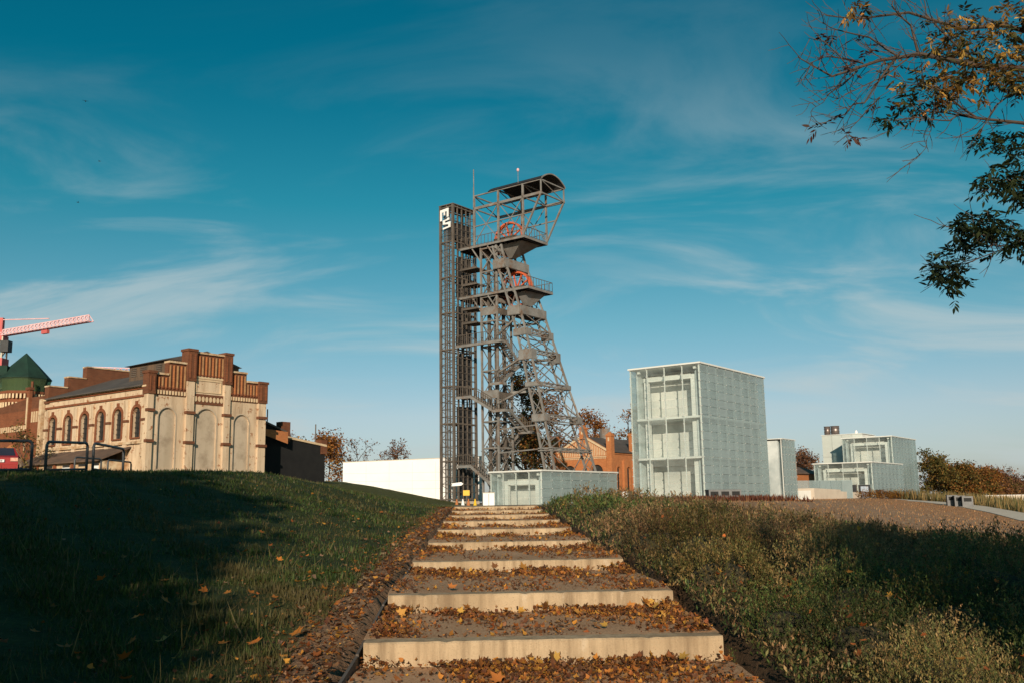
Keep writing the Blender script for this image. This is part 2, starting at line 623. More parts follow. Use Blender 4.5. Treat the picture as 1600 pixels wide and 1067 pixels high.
def make_terrain():
    def axis(lo, hi, n, near):
        u = np.linspace(math.asinh(lo / near), math.asinh(hi / near), n)
        return near * np.sinh(u)
    ys = np.unique(np.concatenate([np.linspace(-60, 0, 20), np.linspace(0, 45, 190), 45 + axis(0.5, 1500, 90, 12)]))
    xs = np.unique(np.concatenate([axis(-900, 900, 260, 6.0), stair_c(20) + np.linspace(-3, 3, 40)]))
    X, Y = np.meshgrid(xs, ys)
    Xf, Yf = X.ravel(), Y.ravel()
    Z = ground_z(Xf, Yf)
    c = stair_c(np.clip(Yf, 0, 40))
    dl = (c - 1.5) - Xf
    dr = Xf - (c + 1.5)
    n = len(Xf)
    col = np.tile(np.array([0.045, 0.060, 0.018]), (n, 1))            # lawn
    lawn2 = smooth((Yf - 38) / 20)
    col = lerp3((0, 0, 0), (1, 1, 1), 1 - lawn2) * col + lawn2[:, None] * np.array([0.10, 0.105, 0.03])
    strip = smooth((0.78 - dl) / 0.3) * smooth((dl + 1.0) / 0.3) * (Yf < 38)
    col = col * (1 - strip[:, None]) + strip[:, None] * np.array([0.27, 0.175, 0.115])
    rt = smooth((dr + 0.6) / 0.3)
    soil = rt * (1 - smooth((Yf - 36) / 8))
    col = col * (1 - soil[:, None]) + soil[:, None] * np.array([0.085, 0.055, 0.033])
    bare = rt * smooth((Yf - 36) / 8)
    col = col * (1 - bare[:, None]) + bare[:, None] * np.array([0.46, 0.245, 0.125])
    # grey dry strip on the left part of the bare slope
    g = bare * smooth((34 - Xf) / 14) * 0.75
    col = col * (1 - g[:, None]) + g[:, None] * np.array([0.36, 0.255, 0.185])
    plaza = smooth((Yf - 37) / 2) * smooth((Xf + 5.5) / 2) * smooth((4.5 + (Yf - 37) * 0.16 - Xf) / 3) * (1 - smooth((Yf - 130) / 20))
    col = col * (1 - plaza[:, None]) + plaza[:, None] * np.array([0.30, 0.25, 0.20])
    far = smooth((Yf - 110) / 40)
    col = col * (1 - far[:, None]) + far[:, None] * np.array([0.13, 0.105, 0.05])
    nx, ny = len(xs), len(ys)
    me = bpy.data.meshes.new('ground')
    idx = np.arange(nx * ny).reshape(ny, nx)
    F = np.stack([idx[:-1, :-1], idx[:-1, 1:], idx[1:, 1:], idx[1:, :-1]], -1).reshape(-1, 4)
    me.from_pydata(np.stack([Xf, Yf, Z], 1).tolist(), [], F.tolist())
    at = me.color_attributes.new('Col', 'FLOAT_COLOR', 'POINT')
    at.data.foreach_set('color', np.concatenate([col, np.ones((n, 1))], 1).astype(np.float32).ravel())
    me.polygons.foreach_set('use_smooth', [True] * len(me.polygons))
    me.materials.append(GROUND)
    o = bpy.data.objects.new('ground', me)
    COL.objects.link(o)
    return struct(o)


make_terrain()

# ------------------------------------------------------------------ stairway


def make_stairs():
    t = thing('stairway', 'long flight of concrete edged gravel steps strewn with brown leaves', 'steps', (float(stair_c(8.3)), 8.3, -1.32))
    ox, oy = t.location.x, t.location.y
    sk = 0.034

    def sp(x, y, z):
        c = float(stair_c(y))
        return (c + x - ox, y + x * sk - oy, z)
    for i, (y, z) in enumerate(zip(STEP_Y, STEP_Z)):
        mb = MB()
        n = 48
        h = RISER[i] + 0.12
        vs = []
        r = random.Random(i)
        for j in range(n + 1):
            x = -1.5 + 3.0 * j / n
            w = r.uniform(-0.006, 0.006) * 0.4
            top = z + r.uniform(-0.0015, 0.0015) - (r.uniform(0.004, 0.012) if r.random() < 0.05 else 0)
            vs += [sp(x, y + w, z - h), sp(x, y + w, top - 0.014), sp(x, y + w + 0.014, top), sp(x, y + 0.24, top), sp(x, y + 0.24, z - h)]
        fs = []
        for j in range(n):
            for k in range(4):
                a = j * 5 + k
                fs.append((a, a + 5, a + 6, a + 1))
        fs += [(0, 1, 2, 3, 4), tuple(n * 5 + q for q in (4, 3, 2, 1, 0))]
        mb.add(vs, fs)
        mb.build('step', CONC, t)
        # gravel tread behind it, up to the next riser
        y1 = STEP_Y[i + 1] if i < 8 else 40.0
        z1 = (STEP_Z[i + 1] - RISER[i + 1]) if i < 8 else -0.10
        gravel(t, sp, y + 0.24, y1 + 0.02, z - 0.012, z1, i)
    gravel(t, sp, 3.5, 8.32, -1.42, STEP_Z[0] - RISER[0], 20)
    # low steel edging that holds the bank on the left side
    yy = [5.0] + STEP_Y
    zz = [-1.28] + STEP_Z
    for i in range(len(yy) - 1):
        mb = MB()
        a0, a1 = sp(-1.54, yy[i] + 0.02, zz[i] - 0.09), sp(-1.54, yy[i + 1] - 0.02, zz[i + 1] - 0.10)
        b0, b1 = (a0[0] - 0.025, a0[1], a0[2]), (a1[0] - 0.025, a1[1], a1[2])
        dn = lambda p: (p[0], p[1], p[2] - 0.45)
        mb.add([a0, a1, b1, b0, dn(a0), dn(a1), dn(b1), dn(b0)],
               [(0, 1, 2, 3), (7, 6, 5, 4), (0, 4, 5, 1), (1, 5, 6, 2), (2, 6, 7, 3), (3, 7, 4, 0)])
        mb.build('edging', STEELD, t)
    return t


def gravel(t, sp, y0, y1, z0, z1, seed):
    mb = MB()
    r = random.Random(seed)
    nx, ny = 16, max(4, int((y1 - y0) * 3))
    for j in range(ny + 1):
        for i in range(nx + 1):
            x = -1.53 + 3.06 * i / nx
            u = j / ny
            edge = abs(x) / 1.53
            mb.v.append(sp(x, y0 + (y1 - y0) * u, z0 + (z1 - z0) * u + r.uniform(-0.008, 0.008) + (0.03 * edge ** 6 if 0 < j < ny else 0)))
    for j in range(ny):
        for i in range(nx):
            a = j * (nx + 1) + i
            mb.f.append((a, a + 1, a + nx + 2, a + nx + 1))
    mb.build('tread', GRAVEL, t, True)


make_stairs()

# ------------------------------------------------------------------ lift tower and mine headframe
HX, HY = 1.89, 105.0
HB = float(ground_z(HX, HY)) - 0.2


def rail(mb, pts, h=1.1, w=0.05, step=0.45):
    """railing with top, mid rails and balusters along a polyline"""
    for p, q in zip(pts[:-1], pts[1:]):
        p, q = Vector(p), Vector(q)
        up = Vector((0, 0, h))
        mb.bar(p + up, q + up, w * 1.3)
        mb.bar(p + up * 0.1, q + up * 0.1, w)
        n = max(1, int((q - p).length / step))
        for i in range(n + 1):
            a = p.lerp(q, i / n)
            mb.bar(a, a + up, w)


def make_lift_tower():
    lx, ly = -1.2, 9.95
    wx, wy = HX + CT * lx - ST * ly, HY + ST * lx + CT * ly
    t = thing('lift_tower', 'tall narrow brown lattice lift shaft with white sign at its top', 'tower', (wx, wy, -0.2), TH)
    X1, Y1, Z1 = 4.0, 1.95, 35.2
    ys = [0, 0.95, 1.95]
    xs = [0, 0.8, 1.6, 2.4, 3.2, 4.0]
    for x, y in [(0, q) for q in ys] + [(q, 0) for q in xs[1:]] + [(X1, q) for q in ys[1:]] + [(q, Y1) for q in xs[1:-1]]:
        corner = x in (0, X1) and y in (0, Y1)
        w = 0.26 if corner else 0.13
        MB().box(x - w / 2, x + w / 2, y - w / 2, y + w / 2, -0.3, Z1).build('post', STEELD, t)
    z = 0.5
    k = 0
    while z < Z1:
        mb = MB()
        w = 0.15 if k % 5 == 0 else 0.06
        o = 0.10
        mb.box(-o, -o + w, -o, Y1 + o, z, z + w).box(X1 + o - w, X1 + o, -o, Y1 + o, z, z + w)
        mb.box(-o + w + 0.003, X1 + o - w - 0.003, -o, -o + w, z, z + w).box(-o + w + 0.003, X1 + o - w - 0.003, Y1 + o - w, Y1 + o, z, z + w)
        if k % 5 == 0:
            mb.box(0.1, X1 - 0.1, 0.9, 1.0, z + 0.02, z + 0.12)
        mb.build('ring_beam', STEELD, t)
        z += 0.86
        k += 1
    mb = MB()
    for i in range(0, 20):
        z0 = 0.5 + i * 1.72
        if z0 + 1.7 < Z1:
            s = i % 2
            mb.bar((0.02, 0.0 if s else Y1, z0), (0.02, Y1 if s else 0, z0 + 1.72), 0.05)
            mb.bar((0 if s else X1, Y1 - .02, z0), (X1 if s else 0, Y1 - .02, z0 + 1.72), 0.05)
    mb.build('bracing', STEELD, t)
    MB().box(-0.15, X1 + 0.15, -0.15, Y1 + 0.15, Z1, Z1 + 0.10).build('top_frame', STEELD, t)
    # steel mesh infill on the four sides, dark lift car core behind
    for a in ((0.05, 0.055, 0.1, Y1 - 0.1), (X1 - 0.055, X1 - 0.05, 0.1, Y1 - 0.1)):
        MB().box(a[0], a[1], a[2], a[3], 2.2, Z1 - 0.2).build('mesh_panel', NETSH, t)
    for z0, z1 in ((1.0, 4.0), (4.6, 11.3), (12.2, 17.4), (18.4, 23.2), (24.3, 29.2), (30.3, 32.4)):
        MB().box(2.0, 2.25, 0.7, 1.3, z0, z1).build('guide_panel', DARKST, t)
        MB().box(3.1, 3.7, 0.4, 1.5, z0, z1).build('guide_panel', DARKST, t)
    MB().box(1.0, 3.7, 0.3, 1.65, 31.2, 33.2).build('lift_car', DARKST, t)
    MB().box(-0.25, X1 + .25, -0.2, Y1 + 0.2, -0.4, 0.35).build('plinth', PALEC, t)
    # white sign: a block M above a block S on the left face (plane x = 0)
    fn = lambda u, z, d: (-0.22 - d, u, z)
    m = [(1.72, 31.8), (1.72, 34.5), (0.45, 34.75), (0.45, 32.6), (0.68, 32.55), (0.68, 34.0), (1.0, 33.95), (1.0, 33.1),
         (1.17, 33.07), (1.17, 33.9), (1.48, 33.85), (1.48, 31.85)]
    m = [(u, 34.75 - (34.75 - z) * 0.50) for u, z in m]
    MB().prism(m, fn, 0, 0.12).build('sign_letter', WHITE, t)
    s = [(1.30, 31.55), (1.30, 32.55), (0.62, 32.72), (0.62, 32.98), (0.35, 33.02), (0.35, 32.45), (1.02, 32.32), (1.02, 31.85), (0.16, 32.02),
         (0.16, 30.62), (1.30, 30.30), (1.30, 30.72), (0.44, 30.92), (0.44, 31.40)]
    s = [(u, 34.55 - (34.75 - z + 0.3) * 0.50) for u, z in s]
    MB().prism(s, fn, 0.002, 0.12).build('sign_letter', WHITE, t)
    return t


make_lift_tower()


def leg_y(z):
    return float(np.interp(z, [-0.5, 3.03, 9.53, 16.81, 21.85, 28.95], [-4.05, -3.15, -1.82, -0.19, 1.25, 3.72]))


def leg_b(z):
    return float(np.interp(z, [-0.5, 3.1, 5.8, 9.3, 12.5, 16.1, 20.8, 29.0], [8.8, 8.25, 7.75, 7.0, 6.15, 5.35, 4.7, 4.0]))


def make_headframe():
    t = thing('mine_headframe', 'tall grey steel mine headframe with two orange pulley wheels and raking legs', 'headframe', (HX, HY, HB), TH)
    Z = [-0.6, 3.0, 5.84, 9.5, 13.1, 16.4, 19.0, 21.7, 25.0, 27.5, 29.4]

    def L(side, chord, z):
        return (0.0 if side == 0 else leg_b(z), leg_y(z) + chord * 1.25, z)
    for side in (0, 1):
        for chord in (0, 1):
            mb = MB()
            for a, b in zip(Z[:-1], Z[1:]):
                mb.bar(L(side, chord, a), L(side, chord, b), 0.20)
            mb.build('leg', STEEL, t)
        mb = MB()
        for a, b in zip(Z[:-1], Z[1:]):
            m = (a + b) / 2
            for q0, q1 in ((a, m), (m, b)):
                mb.bar(L(side, 0, q0), L(side, 1, q1), 0.075)
                mb.bar(L(side, 1, q0), L(side, 0, q1), 0.075)
        mb.build('lacing', STEEL, t)
    # cross frames between the two sides: (z, depth, plated on the short side, plated on the long side)
    for z, d, ps, pl in ((5.84, 0.25, 0, 0), (9.5, 0.7, 1, 0), (13.1, 0.4, 1, 0), (16.8, 1.05, 1, 0), (19.2, 0.7, 1, 0), (21.85, 0.95, 1, 1), (27.6, 1.0, 1, 1)):
        mb = MB()
        y0 = leg_y(z) - 0.22
        y1 = leg_y(z) + 1.47
        b1 = leg_b(z) + 0.2
        c = [(-0.2, y0), (b1, y0), (b1, y1), (-0.2, y1)]
        for zz in (z, z - d):
            for i in range(4):
                p, q = c[i], c[(i + 1) % 4]
                mb.bar((p[0], p[1], zz), (q[0], q[1], zz), 0.12, 0.12)
        if ps:
            mb.box(-0.30, -0.26, y0, y1, z - d, z)
            mb.box(b1 - 0.02, b1 + 0.02, y0, y1, z - d, z)
            mb.box(-0.26, 0.7, y0 - 0.1, y0 - 0.06, z - d, z)
            mb.box(b1 - 0.9, b1 - .03, y0 - 0.1, y0 - 0.06, z - d, z)
        if pl:
            mb.box(-0.25, b1 - 0.05, y0 - 0.16, y0 - 0.12, z - d, z)
            mb.box(-0.25, b1 - 0.05, y1 + 0.02, y1 + 0.06, z - d, z)
            mb.box(-0.2, b1 - 0.1, y0, y1, z - 0.06, z - 0.02)
        n = 6
        for i in range(n):
            xa, xb = -0.1 + (b1 - 0.1) * i / n, -0.1 + (b1 - 0.1) * (i + 1) / n
            if not pl:
                mb.bar((xa, y0 + .05, z - d if i % 2 else z), (xb, y0 + .05, z if i % 2 else z - d), 0.06)
            mb.bar((xa, y0, z - 0.05), (xb, y1, z - 0.05), 0.06)
            mb.bar((xa, y1, z - 0.05), (xb, y0, z - 0.05), 0.06)
        mb.build('cross_frame', STEEL, t)
    # long X braces between the sides
    fz = [-0.4, 5.84, 9.5, 13.1, 16.8, 19.2, 21.85]
    for a, b in zip(fz[:-1], fz[1:]):
        for ch in (0, 1):
            mb = MB()
            mb.bar(L(0, ch, a), L(1, ch, b - 0.6), 0.09).bar(L(1, ch, a), L(0, ch, b - 0.6), 0.09)
            mb.build('brace', STEEL, t)
    # guide tower: four columns
    gx, gy = (0.3, 2.9), (4.65, 6.95)
    for x in gx:
        for y in gy:
            MB().box(x - 0.105, x + 0.105, y - 0.105, y + 0.105, -0.5, 29.6).build('column', STEEL, t)
    lv = [0.2, 3.2, 6.2, 9.2, 12.2, 15.0, 17.8, 20.7, 23.6, 26.6, 29.4]
    for i, (a, b) in enumerate(zip(lv[:-1], lv[1:])):
        mb = MB()
        for x in gx:
            mb.bar((x, gy[0], b), (x, gy[1], b), 0.16)
            if i not in (5,):
                mb.bar((x, gy[0], a), (x, gy[1], b), 0.075).bar((x, gy[1], a), (x, gy[0], b), 0.075)
        for y in gy:
            mb.bar((gx[0], y, b), (gx[1], y, b), 0.16)
            mb.bar((gx[0], y, a), (gx[1], y, b), 0.075).bar((gx[1], y, a), (gx[0], y, b), 0.075)
        mb.build('tower_bracing', STEEL, t)
    for x, y in ((0.9, 5.2), (0.9, 6.3), (2.2, 5.2), (2.2, 6.3)):
        MB().box(x - 0.12, x + 0.12, y - 0.18, y + 0.18, 0.3, 28.5).build('cage_guide', STEELD, t)
    for z in (11.8, 21.4):
        MB().box(gx[0] - 0.17, gx[0] - 0.13, gy[0], gy[1], z, z + 0.95).build('panel', STEEL, t)
        MB().box(gx[0], gx[1], gy[0] - 0.17, gy[0] - 0.13, z, z + 0.7).build('panel', STEELD, t)
    # the two pulley platforms
    for z, x1, y0, y1, vis in ((29.88, 4.6, 0.45, 10.3, 0), (23.94, 4.8, 0.0, 10.4, 1)):
        mb = MB()
        mb.box(0, x1, y0, y1, z - 0.05, z)
        for y in np.linspace(y0 + .3, y1 - .3, 8):
            mb.box(0.25, x1 - 0.25, y - 0.06, y + 0.06, z - 0.33, z - 0.052)
        pf = mb.build('platform', DARKST, t)
        mb = MB()
        mb.box(-0.06, -0.003, y0 - .06, y1, z - 0.24, z + 0.02).box(x1 + .003, x1 + 0.06, y0 - .06, y1, z - 0.24, z + 0.02)
        mb.box(-0.003, x1 + .003, y0 - 0.06, y0 - .003, z - 0.24, z + 0.02)
        mb.build('edge_beam', STEEL, t)
        mb = MB()
        rail(mb, [(0.02, y1, z), (0.02, y0, z), (x1, y0, z), (x1, y1, z)], 1.15, 0.045, 0.5)
        mb.build('railing', STEELD, t)
        # tapering plated corbel under the overhanging end
        zc = z - 0.26
        ly = leg_y(z - 2.2)
        yo = y0 + 0.1
        vs = [(0.8, yo + 0.8, zc), (x1 - 0.5, yo + 0.5, zc), (x1 - 0.8, ly + 1.0, zc), (0.8, ly + 1.0, zc),
              (2.0, ly + 0.4, z - 1.7), (x1 - 1.9, ly + 0.4, z - 1.7), (x1 - 1.9, ly + 0.9, z - 1.7), (2.0, ly + 0.9, z - 1.7)]
        MB().add(vs, [(0, 1, 2, 3), (7, 6, 5, 4), (0, 4, 5, 1), (1, 5, 6, 2), (2, 6, 7, 3), (3, 7, 4, 0)]).build('corbel', STEEL, t)
        for y in gy:
            mb = MB()
            mb.bar((0.3, y, z - 2.0), (0.05, y + 1.1, z - 0.3), 0.14).bar((0.3, y, z - 0.9), (2.9, y, z - 0.9), 0.2, 0.5)
            mb.build('bracket', STEEL, t)
    # pulley wheels
    for yc, zc in ((4.3, 30.55), (3.35, 24.4)):
        R = 2.12
        rim = MB()
        n = 40
        for dx, r0, r1 in ((-0.16, R - 0.20, R), (0.16, R - 0.20, R), (0.0, R - 0.26, R - 0.10)):
            for i in range(n):
                a0, a1 = 2 * math.pi * i / n, 2 * math.pi * (i + 1) / n
                pr = lambda a, r, x: (2.4 + x, yc + r * math.cos(a), zc + r * math.sin(a))
                h = 0.09
                vs = [pr(a, r, dx + s) for s in (-h, h) for a, r in ((a0, r0), (a1, r0), (a1, r1), (a0, r1))]
                rim.add(vs, [(0, 1, 2, 3), (7, 6, 5, 4), (0, 4, 5, 1), (3, 2, 6, 7)])
        w = rim.build('pulley_wheel', ORANGE, t)
        for i in range(10):
            a = 2 * math.pi * i / 10 + 0.1
            MB().bar((2.4, yc + 0.2 * math.cos(a), zc + 0.2 * math.sin(a)), (2.4, yc + (R - 0.2) * math.cos(a), zc + (R - 0.2) * math.sin(a)), 0.15).build('spoke', ORANGE, w)
        mb = MB()
        mb.box(1.3, 2.0, yc - 1.5, yc + 1.5, zc - 0.15, zc + 0.12).box(2.8, 3.5, yc - 1.5, yc + 1.5, zc - 0.15, zc + 0.12)
        mb.build('bearing_beam', STEELD, t)
    # roof cage
    x1 = 4.6
    for x in (0.0, x1):
        for y in (0.5, 4.05, 7.65):
            MB().box(x - 0.1, x + 0.1, y - 0.1, y + 0.1, 29.9, 36.0).build('roof_post', STEEL, t)
        MB().bar((x, 0.5, 30.0), (x, -2.05, 34.4), 0.18).build('raking_strut', STEEL, t)
        mb = MB()
        mb.bar((x, -2.15, 34.4), (x, 7.75, 34.4), 0.2, 0.3).bar((x, -2.15, 35.95), (x, 7.75, 35.95), 0.14)
        mb.bar((x, -2.05, 34.4), (x, -2.05, 35.95), 0.14)
        for ya, yb in ((0.5, 4.05), (4.05, 7.65)):
            mb.bar((x, ya, 30.1), (x, yb, 34.4), 0.08).bar((x, yb, 30.1), (x, ya, 34.4), 0.08)
        mb.bar((x, -0.9, 32.4), (x, 7.65, 32.2), 0.12)
        mb.build('side_truss', STEEL, t)
    mb = MB()
    for y in (-2.05, 0.5, 4.05, 7.65):
        for z in (34.4, 35.95):
            mb.bar((0, y, z), (x1, y, z), 0.14)
        mb.bar((0, y, 35.95), (x1, y, 34.4), 0.08)
    mb.build('cross_truss', STEEL, t)
    mb = MB()
    n = 14
    for th in (0.0, -0.06):
        for i in range(n + 1):
            u = i / n
            x = -0.12 + (x1 + 0.24) * u
            z = 36.05 + 1.0 * math.sin(math.pi * u) ** 0.8 + th
            mb.v += [(x, -2.2, z), (x, 5.5, z)]
    for i in range(n):
        a = 2 * i
        o = 2 * (n + 1)
        mb.f += [(a, a + 2, a + 3, a + 1), (o + a + 1, o + a + 3, o + a + 2, o + a), (a, o + a, o + a + 2, a + 2), (a + 1, a + 3, o + a + 3, o + a + 1)]
    rf = mb.build('roof', DARKST, t)
    mb = MB()
    for i in range(n):
        u0, u1 = i / n, (i + 1) / n
        f = lambda u: (-0.12 + (x1 + 0.24) * u, -2.22, 36.04 + 1.0 * math.sin(math.pi * u) ** 0.8)
        mb.bar(f(u0), f(u1), 0.08, 0.14)
    mb.build('roof_edge', STEEL, t)
    # curved gable sheet on the far half of the roof end
    MB().tube([(0, 7.7, 36.0), (0, 7.7, 39.3)], 0.06, 6).build('antenna', STEEL, t)
    MB().tube([(0.3, 8.0, 35.2), (0.3, 8.0, 37.2)], 0.05, 6).build('antenna', STEEL, t)
    MB().tube([(0.1, 1.2, 36.0), (0.1, 1.2, 37.6)], 0.035, 6).build('antenna', STEEL, t)
    MB().tube([(0.1, 1.2, 37.6), (0.1, 1.2, 37.7), (0.1, 1.2, 37.9), (0.1, 1.2, 38.0)], [0.08, 0.16, 0.16, 0.06], 8).build('beacon_lamp', CRANEP, t)
    # landings between lift and guide tower
    for z, y0, y1 in ((27.2, 7.1, 9.6), (25.3, 7.1, 9.2), (20.75, 7.1, 9.2), (22.4, 7.1, 9.2)):
        mb = MB()
        mb.box(-0.35, 1.6, y0, y1, z - 0.10, z)
        mb.box(-0.42, -0.352, y0, y1, z - 0.14, z + 0.05)
        ld = mb.build('landing', STEELD, t)
        mb = MB()
        rail(mb, [(-0.33, y1, z), (-0.33, y0, z)], 1.1, 0.045, 0.3)
        mb.build('railing', STEELD, ld)

    def flight(p, q, w, name='stair_flight'):
        """stair from p (top) to q (bottom); w = width vector"""
        mb = MB()
        p, q, w = Vector(p), Vector(q), Vector(w)
        mb.bar(p, q, 0.10, 0.30).bar(p + w, q + w, 0.10, 0.30)
        n = max(4, int(abs(p.z - q.z) / 0.2))
        for i in range(n):
            a = p.lerp(q, (i + 0.5) / n)
            mb.bar(a, a + w, 0.28, 0.05)
        o = mb.build(name, STEEL, t)
        mb = MB()
        for e in (Vector((0, 0, 0)), w):
            rail(mb, [p + e + Vector((0, 0, .1)), q + e + Vector((0, 0, .1))], 1.05, 0.045, 0.35)
        mb.build('railing', STEELD, o)

    def landing(x0, x1, y0, y1, z, edges):
        mb = MB()
        mb.box(x0, x1, y0, y1, z - 0.12, z)
        mb.box(x0 - 0.06, x0 - 0.003, y0, y1, z - 0.28, z + 0.02)
        mb.box(x0 - .06, x1, y0 - 0.06, y0 - .003, z - 0.28, z + 0.02)
        o = mb.build('landing', STEEL, t)
        mb = MB()
        for e in edges:
            rail(mb, [(a, b, z) for a, b in e], 1.15, 0.045, 0.3)
        mb.build('railing', STEELD, o)
    landing(-0.85, 0.1, 3.3, 9.9, 18.15, [[(-0.83, 9.9), (-0.83, 3.3), (0.1, 3.3)]])
    flight((0.0, 3.3, 18.1), (2.9, 3.3, 15.6), (0, 0.95, 0))
    landing(2.9, 3.9, 3.0, 4.6, 15.6, [[(2.9, 3.0), (3.9, 3.0), (3.9, 4.6)]])
    flight((2.9, 3.6, 15.5), (-0.5, 3.6, 13.4), (0, 0.9, 0))
    landing(-0.85, 0.1, 3.3, 4.9, 13.4, [[(-0.83, 4.9), (-0.83, 3.3)]])
    landing(-0.85, 0.1, 7.95, 9.9, 12.2, [[(-0.83, 9.9), (-0.83, 7.95)]])
    flight((-0.8, 7.95, 12.15), (-0.8, 4.7, 10.35), (0.9, 0, 0))
    landing(-0.85, 0.1, 2.9, 4.7, 10.35, [[(-0.83, 4.7), (-0.83, 2.9)]])
    flight((0.0, 2.9, 10.3), (3.4, 2.9, 8.1), (0, 0.95, 0))
    landing(3.4, 4.4, 2.6, 4.2, 8.1, [[(3.4, 2.6), (4.4, 2.6), (4.4, 4.2)]])
    flight((4.0, 4.2, 8.1), (4.0, 8.6, 4.4), (0.9, 0, 0))
    landing(-0.85, 0.1, 8.0, 10.2, 4.35, [[(-0.83, 10.2), (-0.83, 8.0)]])
    flight((-0.8, 8.0, 4.3), (-0.8, 2.2, 0.1), (0.9, 0, 0))
    for z in (0.5, 5.6, 8.2):
        mb = MB()
        mb.bar((0.3, 4.65, z), (leg_b(z) * 0.0 + 0.0, leg_y(z) + 1.2, z + 0.2), 0.14)
        mb.build('tie_beam', STEEL, t)
    for z in (12.6, 16.0, 20.3):
        mb = MB()
        mb.bar((2.9, 4.65, z), (leg_b(z), leg_y(z) + 1.2, z + 0.3), 0.26)
        mb.bar((0.3, 4.65, z - 1.4), (0.0, leg_y(z) + 1.2, z + 0.1), 0.2)
        mb.build('tie_beam', STEEL, t)
    for x, y in ((0.0, leg_y(-.5)), (0.0, leg_y(-.5) + 1.25), (8.8, leg_y(-.5)), (8.8, leg_y(-.5) + 1.25)):
        MB().box(x - 0.45, x + 0.45, y - 0.45, y + 0.45, -0.8, 0.2).build('footing', PALEC, t)
    return t


make_headframe()

# ------------------------------------------------------------------ walls with arched openings


def arch_pts(c, hw, zspring, rise, n=10):
    return [(c + hw * math.cos(math.pi * i / n), zspring + rise * math.sin(math.pi * i / n)) for i in range(n + 1)]


def arch_wall(mb, fn, u0, u1, z0, z1, c, hw, zb, zt, depth, rise=None):
    """wall sheet in (u, z) at d = 0 with an arched hole and a reveal of the given depth"""
    rise = rise or hw
    zs = zt - rise
    A = arch_pts(c, hw, zs, rise)          # right to left

    def q(*p):
        mb.add([fn(*x, 0.0) for x in p], [tuple(range(len(p)))])
    q((u0, z0), (u1, z0), (u1, zb), (u0, zb))
    q((u0, zb), (c - hw, zb), (c - hw, zs), (u0, zs))
    q((c + hw, zb), (u1, zb), (u1, zs), (c + hw, zs))
    n = len(A) - 1
    tp = [(u1 + (u0 - u1) * i / n, z1) for i in range(n + 1)]
    for i in range(n):
        q(A[i], tp[i], tp[i + 1], A[i + 1])
    q((u1, zs), (u1, z1), A[0])
    q((u0, zs), A[n], (u0, z1))
    out = [(c + hw, zb)] + A + [(c - hw, zb)]
    for i in range(len(out)):
        a, b = out[i], out[(i + 1) % len(out)]
        mb.add([fn(*a, 0), fn(*b, 0), fn(*b, depth), fn(*a, depth)], [(0, 1, 2, 3)])


def arch_plate(fn, c, hw, zb, zt, d, rise=None, thick=0.04):
    rise = rise or hw
    out = [(c + hw, zb)] + arch_pts(c, hw, zt - rise, rise) + [(c - hw, zb)]
    return MB().prism(out, fn, d, d + thick)


def arch_ring(fn, c, hw, zb, zt, w, d0, d1, rise=None, n=12):
    """surround band of width w round an arched opening"""
    rise = rise or hw
    a = [(c + hw, zb)] + arch_pts(c, hw, zt - rise, rise, n) + [(c - hw, zb)]
    b = [(c + hw + w, zb)] + arch_pts(c, hw + w, zt - rise, rise + w, n) + [(c - hw - w, zb)]
    mb = MB()
    for i in range(len(a) - 1):
        vs = [fn(*p, d) for d in (d0, d1) for p in (a[i], a[i + 1], b[i + 1], b[i])]
        mb.add(vs, [(0, 1, 2, 3), (7, 6, 5, 4), (0, 4, 5, 1), (2, 6, 7, 3)])
        if i == 0:
            mb.add([fn(*a[0], d0), fn(*b[0], d0), fn(*b[0], d1), fn(*a[0], d1)], [(0, 1, 2, 3)])
        if i == len(a) - 2:
            mb.add([fn(*a[-1], d0), fn(*b[-1], d0), fn(*b[-1], d1), fn(*a[-1], d1)], [(0, 1, 2, 3)])
    return mb


FY = lambda u, z, d: (u, d, z)          # facade on y = 0 looking along -y
FX = lambda u, z, d: (d, u, z)          # side wall on x = 0 looking along -x


def arched_window(parent, fn, c, hw, zb, zt, d, surround, rise=None, sw=0.22, rows=5, cols=3, so=-0.06):
    w = arch_plate(fn, c, hw, zb, zt, d, rise).build('window', WINDARK, parent)
    if surround:
        arch_ring(fn, c, hw, zb, zt, sw, so, 0.05, rise).build('surround', surround, w)
    mb = MB()
    for i in range(1, cols):
        u = c - hw + 2 * hw * i / cols
        mb.bar(fn(u, zb, d - 0.03), fn(u, zt - 0.12, d - 0.03), 0.05)
    for i in range(1, rows):
        z = zb + (zt - zb) * i / rows
        mb.bar(fn(c - hw, z, d - 0.03), fn(c + hw, z, d - 0.03), 0.05)
    mb.build('glazing_bar', DARKST, w)
    MB().box(*[v for pr in zip([min(fn(c - hw - .1, 0, -0.12)[k], fn(c + hw + .1, 0, 0.06)[k]) for k in (0, 1)],
                               [max(fn(c - hw - .1, 0, -0.12)[k], fn(c + hw + .1, 0, 0.06)[k]) for k in (0, 1)]) for v in pr], zb - 0.10, zb).build('sill', surround or CREAM, w)
    return w


# ------------------------------------------------------------------ old engine house on the left
EX, EY = -25.06, 66.0


